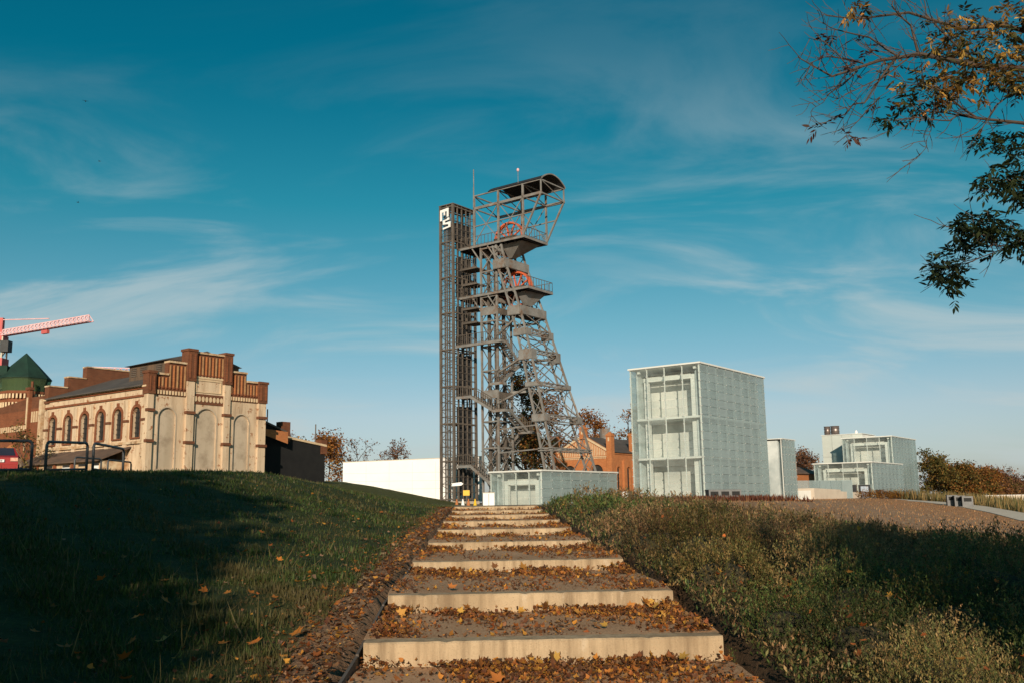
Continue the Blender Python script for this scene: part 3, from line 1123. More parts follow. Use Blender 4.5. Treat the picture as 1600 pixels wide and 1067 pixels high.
def make_engine_house():
    B = 1.0
    t = thing('engine_house', 'derelict cream plaster engine house with stepped red brick gable and blind arches', 'building', (EX, EY, B), TH)
    Wd, Ln = 9.96, 14.0
    P = 0.19                       # recess depth of bays behind pilasters
    fnb = lambda u, z, d: (u, d + P, z)
    # gable bays with blind arches
    for (u0, u1, zt, c, hw, at) in ((0.29, 2.92, 7.88, 1.5, 0.69, 7.02), (3.53, 6.11, 7.45, 4.72, 0.90, 7.15), (6.65, 9.27, 7.88, 7.83, 0.70, 6.92)):
        mb = MB()
        arch_wall(mb, fnb, u0, u1, B, zt, c, hw, 2.75, at, 0.13)
        mb.build('bay_wall', PLASTER, t)
        arch_plate(fnb, c, hw, 2.75, at, 0.13).build('blind_arch', PLASTERG, t)
        MB().box(c - hw - 0.15, c + hw + 0.15, P - 0.08, P + 0.06, 2.62, 2.74).build('sill', PLASTERG, t)
        arch_ring(fnb, c, hw, 2.75, at, 0.09, -0.025, 0.05).build('arch_moulding', PLASTERG, t)
    # core and side walls
    MB().box(0.5, Wd - 0.3, 0.6, Ln - 0.3, B, 8.3).build('core', PLASTERG, t)
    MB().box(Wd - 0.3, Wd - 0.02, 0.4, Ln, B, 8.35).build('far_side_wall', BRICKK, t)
    # pilasters: plaster shaft, brick bands, brick head
    for u0, u1, zb, zt in ((-0.16, 0.29, 7.9, 9.45), (2.92, 3.53, 9.06, 11.32), (6.11, 6.65, 9.06, 11.36), (9.27, 9.96, 7.9, 9.5)):
        d1 = 0.62 if zb < 8.5 else 0.75
        pl = MB().box(u0, u1, 0.0, 0.5, B, zb).build('pilaster', PLASTER, t)
        MB().box(u0 - 0.06, u1 + 0.06, -0.09, d1, zb, zt - 0.12).build('brick_head', BRICKD, pl)
        MB().box(u0 - 0.12, u1 + 0.12, -0.15, d1 + .06, zt - 0.118, zt + 0.06).build('cap', BRICKD, pl)
        w = (u1 - u0) / 3
        for k in (0, 2):
            MB().box(u0 + k * w + 0.03, u0 + (k + 1) * w - 0.03, -0.13, -0.088, zb + 0.2, zt - 0.3).build('rib', BRICKR, pl)
        for zz in (4.55, 6.68):
            MB().box(u0 - 0.07, u1 + 0.07, -0.12, 0.2, zz, zz + 0.2).build('band', BRICKD, pl)
        MB().box(u0 - 0.05, u1 + 0.05, -0.07, 0.2, B, 2.35).build('base', PATCHY, pl)
    # brick stepped parapet with ribs, per bay: (u0, u1, z0, z1)
    for u0, u1, z0, z1 in ((0.29, 1.42, 8.36, 9.30), (1.42, 2.92, 8.36, 10.22), (3.53, 6.11, 9.50, 11.12), (6.65, 8.18, 8.36, 10.02), (8.18, 9.27, 8.36, 9.40)):
        pa = MB().box(u0 + 0.002, u1 - 0.002, P - 0.02, 0.62, z0, z1).build('parapet', BRICKD, t)
        MB().box(u0, u1, P - 0.16, 0.70, z1, z1 + 0.14).build('coping', PATCHY, pa)
        n = max(3, int((u1 - u0) / 0.27))
        for k in range(n):
            c = u0 + (u1 - u0) * (k + 0.5) / n
            MB().box(c - 0.045, c + 0.045, P - 0.10, P - 0.019, z0 + 0.12, z1 - 0.16).build('rib', BRICKO if k % 2 else CREAMD, pa)
            MB().box(c - 0.055, c + 0.055, P - 0.13, P - 0.021, z0, z0 + 0.118).build('rib_foot', BRICKR, pa)
    # corbel table under the parapet, left and right bays
    for u0, u1 in ((0.29, 2.92), (6.65, 9.27)):
        co = MB().box(u0, u1, P - 0.05, 0.6, 7.882, 8.358).build('corbel_table', BRICKD, t)
        n = 11
        for k in range(n):
            c = u0 + (u1 - u0) * (k + 0.5) / n
            MB().box(c - 0.055, c + 0.055, P - 0.13, P - 0.048, 7.95, 8.22).build('corbel', CREAM, co)
    # middle: round medallions and a framed panel
    md = MB().box(3.53, 6.11, P - 0.05, 0.6, 7.452, 8.2).build('medallion_band', BRICKD, t)
    for k in range(8):
        c = 3.72 + k * 0.317
        MB().prism([(c + 0.115 * math.cos(a), 7.83 + 0.20 * math.sin(a)) for a in [2 * math.pi * j / 12 for j in range(12)]], fnb, -0.09, -0.048).build('medallion', CREAM, md)
    MB().box(3.53, 6.11, P, 0.6, 8.202, 9.498).build('panel_wall', PLASTER, t)
    for a in ((3.72, 5.92, 9.17, 9.27), (3.72, 5.92, 8.32, 8.39), (3.72, 3.80, 8.392, 9.168), (5.84, 5.92, 8.392, 9.168)):
        MB().box(a[0], a[1], P - 0.06, P - 0.002, a[2], a[3]).build('panel_frame', CREAM, t)
    MB().box(3.53, 6.11, P - 0.05, P - 0.002, 9.33, 9.496).build('brick_band', CREAM, t)
    # side wall with six arched windows
    cs = [1.55, 3.89, 6.15, 8.36, 10.65, 12.94]
    ed = [0.3, 2.75, 5.02, 7.26, 9.53, 11.8, 14.0]
    for i, c in enumerate(cs):
        mb = MB()
        arch_wall(mb, FX, ed[i], ed[i + 1], B, 7.75, c, 0.50, 4.95, 7.08, 0.28, 0.55)
        mb.build('side_bay_wall', PLASTER, t)
        arched_window(t, FX, c, 0.50, 4.95, 7.08, 0.24, BRICKR, 0.55, 0.22, 6, 3, -0.05)
        MB().box(-0.09, 0.05, c - 0.13, c + 0.13, 7.22, 7.50).build('keystone', BRICKR, t)
    for y in ed[1:-1] + [0.55, 13.75]:
        pl = MB().box(-0.14, 0.06, y - 0.24, y + 0.24, 3.6, 7.6).build('side_pilaster', PLASTER, t)
        MB().box(-0.20, -0.02, y - 0.30, y + 0.30, 6.05, 6.22).build('band', BRICKD, pl)
    MB().box(-0.10, 0.4, 0.2, 14.1, 7.75, 7.90).build('brick_string', BRICKR, t)
    MB().box(-0.05, 0.4, 0.2, 14.1, 7.902, 8.28).build('frieze', PLASTER, t)
    MB().box(-0.16, 0.4, 0.2, 14.15, 8.282, 8.40).build('brick_cornice', BRICKR, t)
    MB().box(-0.24, 0.4, 0.2, 14.2, 8.402, 8.52).build('eave_moulding', CREAM, t)
    MB().box(-0.18, 0.05, 0.25, 14.0, 4.5, 4.68).build('ledge', PATCHY, t)
    # roof and lantern
    mb = MB()
    mb.add([(-0.42, 0.62, 8.54), (4.98, 0.62, 10.5), (4.98, 13.6, 10.5), (-0.42, 13.6, 8.54), (-0.42, 0.62, 8.44), (4.98, 0.62, 10.38), (4.98, 13.6, 10.38), (-0.42, 13.6, 8.44)],
           [(0, 1, 2, 3), (7, 6, 5, 4), (0, 4, 5, 1), (1, 5, 6, 2), (2, 6, 7, 3), (3, 7, 4, 0)])
    mb.add([(Wd + .3, 0.62, 8.54), (4.99, 0.62, 10.5), (4.99, 13.6, 10.5), (Wd + .3, 13.6, 8.54), (Wd + .3, 0.62, 8.44), (4.99, 0.62, 10.38), (4.99, 13.6, 10.38), (Wd + .3, 13.6, 8.44)],
           [(3, 2, 1, 0), (4, 5, 6, 7), (1, 5, 4, 0), (2, 6, 5, 1), (3, 7, 6, 2), (0, 4, 7, 3)])
    mb.build('roof', ROOFT, t)
    la = MB().box(2.1, 7.9, 0.8, 6.2, 9.3, 10.55).build('roof_lantern', BOARD, t)
    for y in (2.0, 4.0, 5.2):
        lv = MB()
        for k in range(5):
            lv.box(2.05, 2.095, y, y + 0.7, 9.75 + k * 0.14, 9.82 + k * 0.14)
        lv.build('louvre', STEELD, la)
    mb = MB()
    mb.add([(1.8, 0.75, 10.56), (5.0, 0.75, 11.5), (8.2, 0.75, 10.56), (1.8, 6.5, 10.56), (5.0, 6.5, 11.5), (8.2, 6.5, 10.56)],
           [(0, 2, 1), (3, 4, 5), (0, 1, 4, 3), (1, 2, 5, 4), (0, 3, 5, 2)])
    mb.build('lantern_roof', ROOFT, la)
    # stepped rear gable
    for u0, u1, z1 in ((-0.2, 1.3, 9.5), (1.3, 2.8, 10.35), (2.8, 6.7, 11.3), (6.7, 8.2, 10.35), (8.2, 9.96, 9.5)):
        g = MB().box(u0, u1 - .002, 13.5, 14.1, 8.2, z1).build('rear_gable', BRICKD, t)
        MB().box(u0, u1 - .002, 13.42, 14.18, z1, z1 + 0.1).build('coping', PATCHY, g)
    # lean-to along the side
    ln = MB().box(-2.1, -0.02, 2.2, 13.7, B, 3.35).build('lean_to', PATCHY, t)
    mb = MB()
    mb.add([(-2.45, 2.0, 3.38), (0.0, 2.0, 4.35), (0.0, 13.9, 4.35), (-2.45, 13.9, 3.38), (-2.45, 2.0, 3.28), (0.0, 2.0, 4.25), (0.0, 13.9, 4.25), (-2.45, 13.9, 3.28)],
           [(0, 1, 2, 3), (7, 6, 5, 4), (0, 4, 5, 1), (1, 5, 6, 2), (2, 6, 7, 3), (3, 7, 4, 0)])
    mb.build('lean_to_roof', ROOFB, ln)
    for y0, y1, m in ((2.4, 3.2, WHITE), (3.9, 5.0, PATCHY), (6.2, 7.1, WHITE), (8.6, 9.7, CREAM), (11.2, 12.0, WHITE)):
        MB().box(-2.16, -2.102, y0, y1, B, 3.0).build('door', m, ln)
        MB().box(-2.14, -2.102, y0, y1, 3.02, 3.2).build('vent_slot', WINDARK, ln)
    for y in (5.6, 8.0, 10.5):
        MB().box(-2.25, -2.102, y, y + 0.25, B, 3.25).build('brick_pier', BRICKR, ln)
    return t


make_engine_house()


def make_annex():
    # lower building behind the engine house; its shade is put into the near-black walls
    ex, ey = EX + CT * 10.2 - ST * 2.6, EY + ST * 10.2 + CT * 2.6
    t = thing('boiler_house', 'shade-darkened black shed with sloping parapet adjoining the engine house', 'building', (ex, ey, 0.9), TH)
    fn = FY
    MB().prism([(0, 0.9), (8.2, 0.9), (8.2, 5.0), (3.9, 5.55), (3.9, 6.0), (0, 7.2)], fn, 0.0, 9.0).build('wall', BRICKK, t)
    MB().prism([(-0.05, 7.22), (3.9, 6.02), (3.9, 6.16), (-0.05, 7.42)], fn, -0.15, 9.1).build('roof_edge', ROOFT, t)
    MB().prism([(3.9, 5.57), (8.3, 5.02), (8.3, 5.2), (3.9, 5.75)], fn, -0.12, 9.1).build('roof_edge', CREAM, t)
    MB().box(3.4, 4.3, -0.1, 0.6, 5.3, 6.9).build('pier', BRICKD, t)
    MB().box(7.7, 8.35, -0.1, 0.6, 4.4, 5.6).build('pier', BRICKD, t)
    MB().prism([(0.1, 5.9), (3.4, 5.05), (3.4, 6.0), (0.1, 6.2)], fn, -0.9, -0.85).build('lit_gable', BRICKO, t)  # orange panel paints the sunlit part onto the dark wall
    MB().tube([(4.4, 3, 6), (4.4, 3, 8.2)], 0.05).build('lightning_rod', STEELD, t)
    MB().tube([(8.0, 1, 5), (8.0, 1, 7.0)], 0.05).build('lightning_rod', STEELD, t)
    # white ramp wall at its foot
    r = thing('ramp_wall', 'white sloping ramp wall at the foot of the shade-darkened shed', 'wall', (ex - 1.0, ey - 3.2, 0.9), TH)
    MB().prism([(0, 0.9), (4.6, 0.9), (4.6, 1.55), (0, 3.1)], FY, 0, 0.3).build('wall', WHITE, r)
    MB().prism([(0, 3.102), (4.6, 1.552), (4.6, 1.63), (0, 3.18)], FY, -0.05, 0.35).build('coping', PALEC, r)


make_annex()


def make_brick_house():
    ex, ey = EX - ST * 14.3, EY + CT * 14.3
    t = thing('brick_workshop', 'dark red brick workshop with cream brick bands beside the engine house', 'building', (ex, ey, 1.0), TH)
    mb = MB()
    arch_wall(mb, FX, 2.6, 7.4, 1.0, 7.9, 4.85, 1.0, 2.6, 5.0, 0.3)
    mb.build('wall', BRICKR, t)
    MB().box(0.3, 8, 0.3, 12, 1, 7.85).build('core', BRICKD, t)
    MB().box(-0.001, 0.32, 0, 2.598, 1, 8.0).build('wall', BRICKR, t)
    MB().box(-0.001, 0.32, 7.402, 12, 1, 7.9).build('wall', BRICKR, t)
    arched_window(t, FX, 4.85, 1.0, 2.6, 5.0, 0.22, BRICKO, None, 0.3, 4, 4)
    pr = [(0.0, 7.9), (12.2, 7.9), (12.2, 7.95), (2.4, 8.9), (0.0, 8.9)]
    MB().prism(pr, FX, 0.0, 6.0).build('upper_wall', BRICKD, t)
    for y in (2.35, 8.6):
        p = MB().box(-0.22, 0.02, y - 0.22, y + 0.22, 1, 9.5).build('pilaster', BRICKR, t)
        MB().box(-0.27, -0.222, y - 0.09, y + 0.09, 6.4, 8.9).build('cream_strip', CREAM, p)
        MB().box(-0.27, -0.222, y - 0.09, y + 0.09, 4.6, 5.9).build('cream_strip', CREAM, p)
        MB().box(-0.3, 0.1, y - 0.32, y + 0.32, 9.5, 9.7).build('cap', BRICKD, p)
    for k in range(14):
        y = 2.95 + k * 0.36
        MB().box(-0.06, -0.002, y, y + 0.17, 6.3, 6.75).build('dentil', CREAM, t)
    for k in range(5):
        y = 0.35 + k * 0.36
        MB().box(-0.06, -0.002, y, y + 0.17, 6.9, 7.75).build('dentil', CREAM, t)
    MB().box(-0.3, 0.3, -0.1, 0.35, 1, 8.6).build('corner_pier', PATCHY, t)
    # small leafless bush by its wall
    return t


make_brick_house()


def make_water_tower():
    cx, cy = -49.2, 96.0
    t = thing('water_tower', 'water tower wrapped in green netting with a pointed roof', 'tower', (cx, cy, 1.0), 0.2)

    def ring(rz, n=8, off=0.0):
        return [[(0.87 * r * math.cos(2 * math.pi * i / n + off), 0.87 * r * math.sin(2 * math.pi * i / n + off), z) for i in range(n)] for r, z in rz]

    def lathe(rz, n, name, mat, smooth=False):
        mb = MB()
        R = ring(rz, n, math.pi / n)
        for r in R:
            mb.v += r
        for k in range(len(R) - 1):
            for i in range(n):
                mb.f.append((k * n + i, k * n + (i + 1) % n, (k + 1) * n + (i + 1) % n, (k + 1) * n + i))
        mb.f.append(tuple(range(n)))
        mb.f.append(tuple((len(R) - 1) * n + i for i in range(n))[::-1])
        return mb.build(name, mat, t, smooth)
    sh = lathe([(2.45, 1), (2.45, 11.4), (2.6, 11.5), (2.6, 11.75)], 8, 'shaft', BRICKR)
    for z0, z1, m in ((11.0, 11.45, CREAM), (10.1, 10.6, CREAM)):
        for i in range(40):
            a = 2 * math.pi * i / 40
            w = 0.11
            r = 2.2
            c = Vector((r * math.cos(a), r * math.sin(a), 0))
            tn = Vector((-math.sin(a), math.cos(a), 0)) * w
            MB().bar(c + Vector((0, 0, z0)), c + Vector((0, 0, z1)), 0.16).build('dentil', m, sh)
    lathe([(2.25, 11.75), (2.35, 12.4), (2.45, 13.2)], 16, 'tank', pmat('pale_tank', (0.30, 0.30, 0.16), (0.20, 0.22, 0.12), 1, 0.8))
    lathe([(2.55, 11.76), (2.6, 12.2), (2.85, 13.0), (2.9, 13.12)], 8, 'netting_skirt', NETGT)
    lathe([(2.92, 13.05), (2.9, 13.15), (1.5, 14.45), (0.05, 15.75)], 8, 'roof', NETG)
    MB().box(-2.0, -1.3, -1.4, -0.5, 13.3, 14.3).build('dormer', NETG, t)
    MB().box(1.3, 1.5, -2.5, -2.2, 10, 12.6).build('chimney', BRICKD, t)


make_water_tower()


# ------------------------------------------------------------------ tower cranes behind
def lattice_boom(mb, p, q, w, n, mat=None):
    p, q = Vector(p), Vector(q)
    d = (q - p).normalized()
    s = d.cross(Vector((0, 0, 1))).normalized() * (w / 2)
    up = Vector((0, 0, w)) if abs(d.z) < 0.9 else d.cross(s).normalized() * w
    for i in range(n):
        a, b = p.lerp(q, i / n), p.lerp(q, (i + 1) / n)
        m = (a + b) / 2 + up
        for e in (s, -s):
            mb.bar(a + e, b + e, w * 0.16)
            mb.bar(a + e, m, w * 0.11).bar(m, b + e, w * 0.11)
        mb.bar(a + s, a - s, w * 0.1)
        if i < n - 1:
            mb.bar(m, p.lerp(q, (i + 1.5) / n) + up, w * 0.18)


def make_crane():
    mx, my = -86.6, 160.0
    t = thing('tower_crane', 'red and pink tower crane with its jib above the water tower', 'crane', (mx, my, 1.5))
    mb = MB()
    for sx in (-0.8, 0.8):
        for sy in (-0.8, 0.8):
            mb.bar((sx, sy, 1.5), (sx, sy, 29), 0.22)
    z = 1.5
    while z < 28.5:
        for sx in (-0.8, 0.8):
            mb.bar((sx, -0.8, z), (sx, 0.8, z + 1.5), 0.12).bar((-0.8, sx, z), (0.8, sx, z + 1.5), 0.12)
        z += 1.5
    mb.build('mast', PALEC, t)
    mb = MB()
    mb.box(-1.1, 1.1, -1.1, 1.1, 23.6, 25.4)
    mb.build('climbing_frame', CRANER, t)
    MB().box(-0.9, 0.9, -0.9, 0.9, 28.4, 29.2).build('slewing_ring', CRANER, t)
    MB().box(0.6, 2.0, -1.2, 0.2, 26.4, 28.3).build('cab', BIN, t)
    mb = MB()
    d = Vector((19.6, -10.0, 0)).normalized()
    lattice_boom(mb, Vector((0, 0, 29.2)), d * 22 + Vector((0, 0, 29.6)), 1.0, 24)
    mb.build('jib', CRANEP, t)
    mb = MB()
    mb.bar((0, 0, 29.1), d * 22 + Vector((0, 0, 29.45)), 0.3, 0.14)
    mb.build('jib_chord', CRANER, t)
    mb = MB()
    lattice_boom(mb, Vector((0, 0, 29.2)), d * -9 + Vector((0, 0, 29.2)), 1.3, 8)
    mb.build('counter_jib', CRANER, t)
    MB().bar((0.0, 0, 29), (0.0, 0, 32.3), 0.7).build('apex', CRANER, t)
    MB().bar((0, 0, 32.0), d * 12 + Vector((0, 0, 31.0)), 0.16).build('tie_rod', CRANEP, t)
    MB().bar(d * 10.6 + Vector((0, 0, 28.85)), d * 12 + Vector((0, 0, 28.85)), 0.5, 0.6).build('trolley', CRANER, t)
    t2 = thing('tower_crane', 'pale crane jib end showing above the engine house roof', 'crane', (-77.5, 185.0, 1.5))
    mb = MB()
    lattice_boom(mb, (-5.0, 0, 26.6), (14, -2, 25.4), 0.9, 16)
    mb.build('jib', CRANEP, t2)
    mb = MB()
    for sx in (-0.7, 0.7):
        for sy in (-0.7, 0.7):
            mb.bar((12 + sx, sy - 1.8, 1.5), (12 + sx, sy - 1.8, 25.6), 0.2)
    mb.build('mast', PALEC, t2)


make_crane()


# ------------------------------------------------------------------ glass buildings
def pane_mesh(w, h, mat, nm):
    me = bpy.data.meshes.new(nm)
    g = 0.018
    mb = MB().box(g, w - g, -0.006, 0.006, g, h - g)
    me.from_pydata(mb.v, [], mb.f)
    me.materials.append(mat)
    return me


def glaze(t, along, length, z0, z1, cols, rows, mat, nm='pane', joined=False, skip=None):
    """panes in the plane y=0 (along 'x') or x=0 (along 'y')"""
    w, h = length / cols, (z1 - z0) / rows
    B = t.location.z
    if joined:
        mb = MB()
        for i in range(cols):
            for j in range(rows):
                u, z = i * w, z0 + j * h
                if along == 'x':
                    mb.box(u + 0.02, u + w - 0.02, -0.015, 0.015, z + 0.02, z + h - 0.02)
                else:
                    mb.box(-0.015, 0.015, u + 0.02, u + w - 0.02, z + 0.02, z + h - 0.02)
        stuff(mb.build(nm, mat, t))
    else:
        me = pane_mesh(w, h, mat, nm)
        for i in range(cols):
            for j in range(rows):
                if skip and skip(i, j):
                    continue
                o = bpy.data.objects.new(nm, me)
                COL.objects.link(o)
                o.parent = t
                u, z = i * w, z0 + j * h
                if along == 'x':
                    o.location = (u, 0, z - B)
                else:
                    o.location = (0, u, z - B)
                    o.rotation_euler = (0, 0, rad(90))
    # slim posts behind the joints and small clamps on them
    cl = MB()
    for i in range(cols + 1):
        u = i * w
        q = 0.045
        off = 0.09
        if i == 0:
            u += 0.06
        if i == cols:
            u -= 0.06
        if along == 'x':
            MB().box(u - q, u + q, off, off + 0.07, z0, z1).build('mullion', WHITEF, t)
        else:
            MB().box(off, off + 0.07, u - q, u + q, z0, z1).build('mullion', WHITEF, t)
        for j in range(rows + 1):
            z = z0 + j * h
            z = min(max(z, z0 + 0.06), z1 - 0.06)
            s = 0.04
            if along == 'x':
                cl.box(u - s, u + s, -0.06, -0.018, z - s, z + s)
            else:
                cl.box(-0.06, -0.018, u - s, u + s, z - s, z + s)
    stuff(cl.build('clamp', BING2, t))


def glass_block(name, label, x, y, zb, Lx, Ly, zt, cx, cy, rows, slabs, portal=True, far=False, wallx=3.0):
    t = thing(name, label, 'building', (x, y, zb), TH)
    glaze(t, 'y', Ly, zb, zt, cy, rows, GCLEAR)
    glaze(t, 'x', Lx, zb, zt, cx, rows, GFROST, joined=far)
    # roof sheet with a thin white edge
    MB().box(-0.12, Lx + 0.1, -0.12, Ly + 0.1, zt + 0.02, zt + 0.16).build('roof', WHITEF, t)
    # inner walls
    MB().box(0.75, Lx - 0.1, 0.7, 0.85, zb, zt - 0.35).build('inner_wall', GREENIN, t)
    MB().box(wallx, wallx + 0.2, 0.86, Ly - 0.6, zb, zt - 0.1).build('inner_wall', GREYIN, t)
    MB().box(0.75, Lx - 0.1, Ly - 0.5, Ly - 0.3, zb, zt - 0.1).build('inner_wall', GREENIN, t)
    MB().box(Lx - 0.09, Lx, 0.0, Ly, zb, zt).build('back_wall', GFROST, t)
    MB().box(0.16, Lx, Ly - 0.03, Ly, zb, zt).build('glazed_side', GFROST, t)
    for z in slabs:
        MB().box(0.20, wallx - 0.002, 0.2, Ly - 0.55, z - 0.12, z + 0.06).build('floor_slab', WHITEF, t)
        MB().box(wallx + .202, Lx - 0.12, 0.2, 0.698, z - 0.12, z + 0.06).build('floor_slab', WHITEF, t)
    if portal:
        h = (zt - zb)
        mb = MB()
        for y0 in (0.95, Ly - 1.45):
            mb.box(0.9, 1.3, y0, y0 + 0.42, zb, zt - 0.75)
        mb.build('portal_column', WHITEF, t)
        MB().box(0.88, 1.32, 0.9, Ly - 1.0, zt - 1.12, zt - 0.752).build('portal_beam', WHITEF, t)
        MB().box(1.5, wallx - 0.01, 0.9, Ly - 1.0, zt - 0.75, zt - 0.6).build('ceiling', GREYIN, t)
        for y0 in (Ly - 0.9, 0.55):
            MB().box(0.35, 0.55, y0, y0 + 0.25, zt - 0.35, zt - 0.12).build('lamp', WHITEF, t)
    return t


glass_block('glass_cube', 'tall greenish glass cube pavilion with pale rooms behind its panes', 16.7, 85.0, 0.05, 14.55, 7.2, 12.1, 8, 4, 16, (7.45, 3.85))
gx_, gy_ = 16.7 + CT * 19.2 - ST * 0.3, 85 + ST * 19.2 + CT * 0.3
tb = thing('glass_box', 'small frosted glass box standing behind the tall glass cube', 'building', (gx_, gy_, 0.0), TH)
glaze(tb, 'x', 3.7, 0.0, 6.2, 4, 8, GFROST)
MB().box(0.3, 3.5, 0.6, 3.6, 0, 6.1).build('inner_wall', GREENIN, tb)
MB().box(-0.05, 3.8, -0.05, 4.0, 6.22, 6.3).build('roof', WHITEF, tb)
MB().box(3.67, 3.7, 0.1, 3.9, 0, 6.2).build('glazed_side', GFROST, tb)
glass_block('glass_pavilion', 'low glass pavilion in front of the headframe feet', 2.49, 88.0, -0.25, 13.3, 6.0, 2.86, 8, 4, 4, (), wallx=2.4)
glass_block('glass_pavilion', 'low glass block with a dark doorway beside the white ramp wall', 49.55, 134.0, -0.3, 15.0, 8.2, 4.85, 8, 4, 7, (), far=True)
glass_block('glass_pavilion', 'taller set back glass block rising behind the low one', 58.35, 148.7, -0.3, 13.5, 7.7, 9.3, 8, 4, 12, (), far=True)
ax_, ay_ = 58.35 + CT * 5.0 - ST * 6.0, 148.7 + ST * 5.0 + CT * 6.0
ta = thing('plant_room', 'pale panelled plant room with two round flues on its roof', 'building', (ax_, ay_, -0.3), TH)
glaze(ta, 'y', 6.6, -0.3, 10.3, 4, 3, glass_mat('milky_white_glass', (0.8, 0.85, 0.82), (0.60, 0.64, 0.60), 0.85, 0.3))
MB().box(0.2, 7.0, 0.05, 6.5, -0.3, 10.25).build('wall', GREYIN, ta)
MB().box(-0.1, 7.2, -0.1, 6.7, 10.32, 10.42).build('roof', WHITEF, ta)
for yy, r in ((5.9, 0.50), (4.6, 0.68)):
    d = MB().tube([(0.9, yy, 10.42), (0.9, yy, 11.85)], r, 14).build('flue', CHROME, ta, True)
    for z in (10.9, 11.4, 11.8):
        MB().tube([(0.9, yy, z), (0.9, yy, z + 0.06)], r + 0.05, 14).build('flue_band', STEELD, d)
MB().tube([(1.0, 1.2, 10.42), (1.0, 1.2, 10.8), (1.0, 1.2, 11.0)], [0.22, 0.22, 0.05], 8).build('roof_vent', WHITE, ta)

# low walls
wl = thing('low_wall', 'low cream wall stepping down in front of the right glass block', 'wall', (33.93, 110.0, -0.5), TH)
MB().box(0, 0.35, 0, 4.7, -0.5, 1.2).build('wall', PALEC, wl)
MB().box(-0.03, -0.002, 0.4, 4.3, -0.1, 0.95).build('recess_panel', WHITEF, wl)
MB().prism([(0.352, -0.5), (9.0, -0.5), (9.0, 1.05), (0.352, 1.2)], FY, 0, 0.35).build('wall', PALEC, wl)
MB().prism([(9.002, -0.5), (17, -0.5), (17, 0.72), (9.002, 0.85)], FY, 0, 0.35).build('wall', PALEC, wl)
wg = thing('glass_fence', 'low teal glass wall between the glass cube and right block', 'wall', (32.5, 116.0, -0.3), 0.35)
for k in range(6):
    MB().box(k * 1.6 + 0.02, k * 1.6 + 1.58, -0.02, 0.02, -0.3, 2.2).build('pane', GFROST, wg)
MB().box(4.0, 9.6, 0.1, 0.4, -0.3, 2.15).build('back_wall', pmat('teal_panel', (0.06, 0.11, 0.12), (0.05, 0.09, 0.10), 1, 0.5), wg)

# big white wall left of the tower
ww = thing('white_wall', 'long white rendered wall rising from the lawn', 'wall', (-21.4, 121.0, 0.3), -0.03)
MB().prism([(0, 0.3), (17.5, 0.3), (17.5, 5.85), (0, 5.4)], FY, 0, 0.6).build('wall', WHITE, ww)
MB().prism([(-0.05, 5.402), (17.5, 5.852), (17.5, 5.92), (-0.05, 5.47)], FY, -0.06, 0.66).build('coping', PALEC, ww)
for k in range(3):
    MB().prism([(0.02, 2.0 + k), (17.4, 2.0 + k), (17.4, 2.03 + k), (0.02, 2.03 + k)], FY, -0.006, -0.001).build('board_joint', BING2, ww)
for k in range(1, 6):
    MB().box(k * 2.9, k * 2.9 + 0.03, -0.009, -0.002, 0.4, 5.35).build('panel_joint', BING2, ww)
wr = thing('low_wall', 'low white wall by the dry grass in front of autumn trees', 'wall', (56.0, 116.0, -3.2), 0.1)
MB().box(0, 30, 0, 0.5, -3.2, 0.05).build('wall', PALEC, wr)
MB().box(-0.02, 30, -0.05, 0.55, 0.052, 0.12).build('coping', WHITE, wr)
wr2 = thing('low_wall', 'long low pale kerb wall under the right glass blocks', 'wall', (47.5, 122.0, -2.5), 0.18)
MB().box(0, 16, 0, 0.5, -2.5, -0.12).build('wall', PALEC, wr2)
MB().box(-0.02, 16, -0.04, 0.54, -0.118, -0.06).build('coping', WHITE, wr2)

# totem with poster by the doorway
tt = thing('poster_totem', 'black framed poster stand with pale picture by the glass block door', 'sign', (47.3, 129.3, -0.4), TH)
MB().box(0, 0.15, 0, 1.5, -0.4, 1.75).build('frame', BIN, tt)
MB().box(-0.02, -0.002, 0.2, 1.2, -0.1, 1.55).build('poster', SCREEN, tt)
td = thing('doorway', 'narrow black doorway in the low glass block', 'door', (48.35, 133.9, -0.3), TH)
MB().box(-0.12, -0.03, 1.2, 1.8, -0.3, 1.85).build('leaf', BIN, td)
MB().box(-0.14, -0.03, 1.1, 1.198, -0.3, 1.9).build('jamb', STEELD, td)


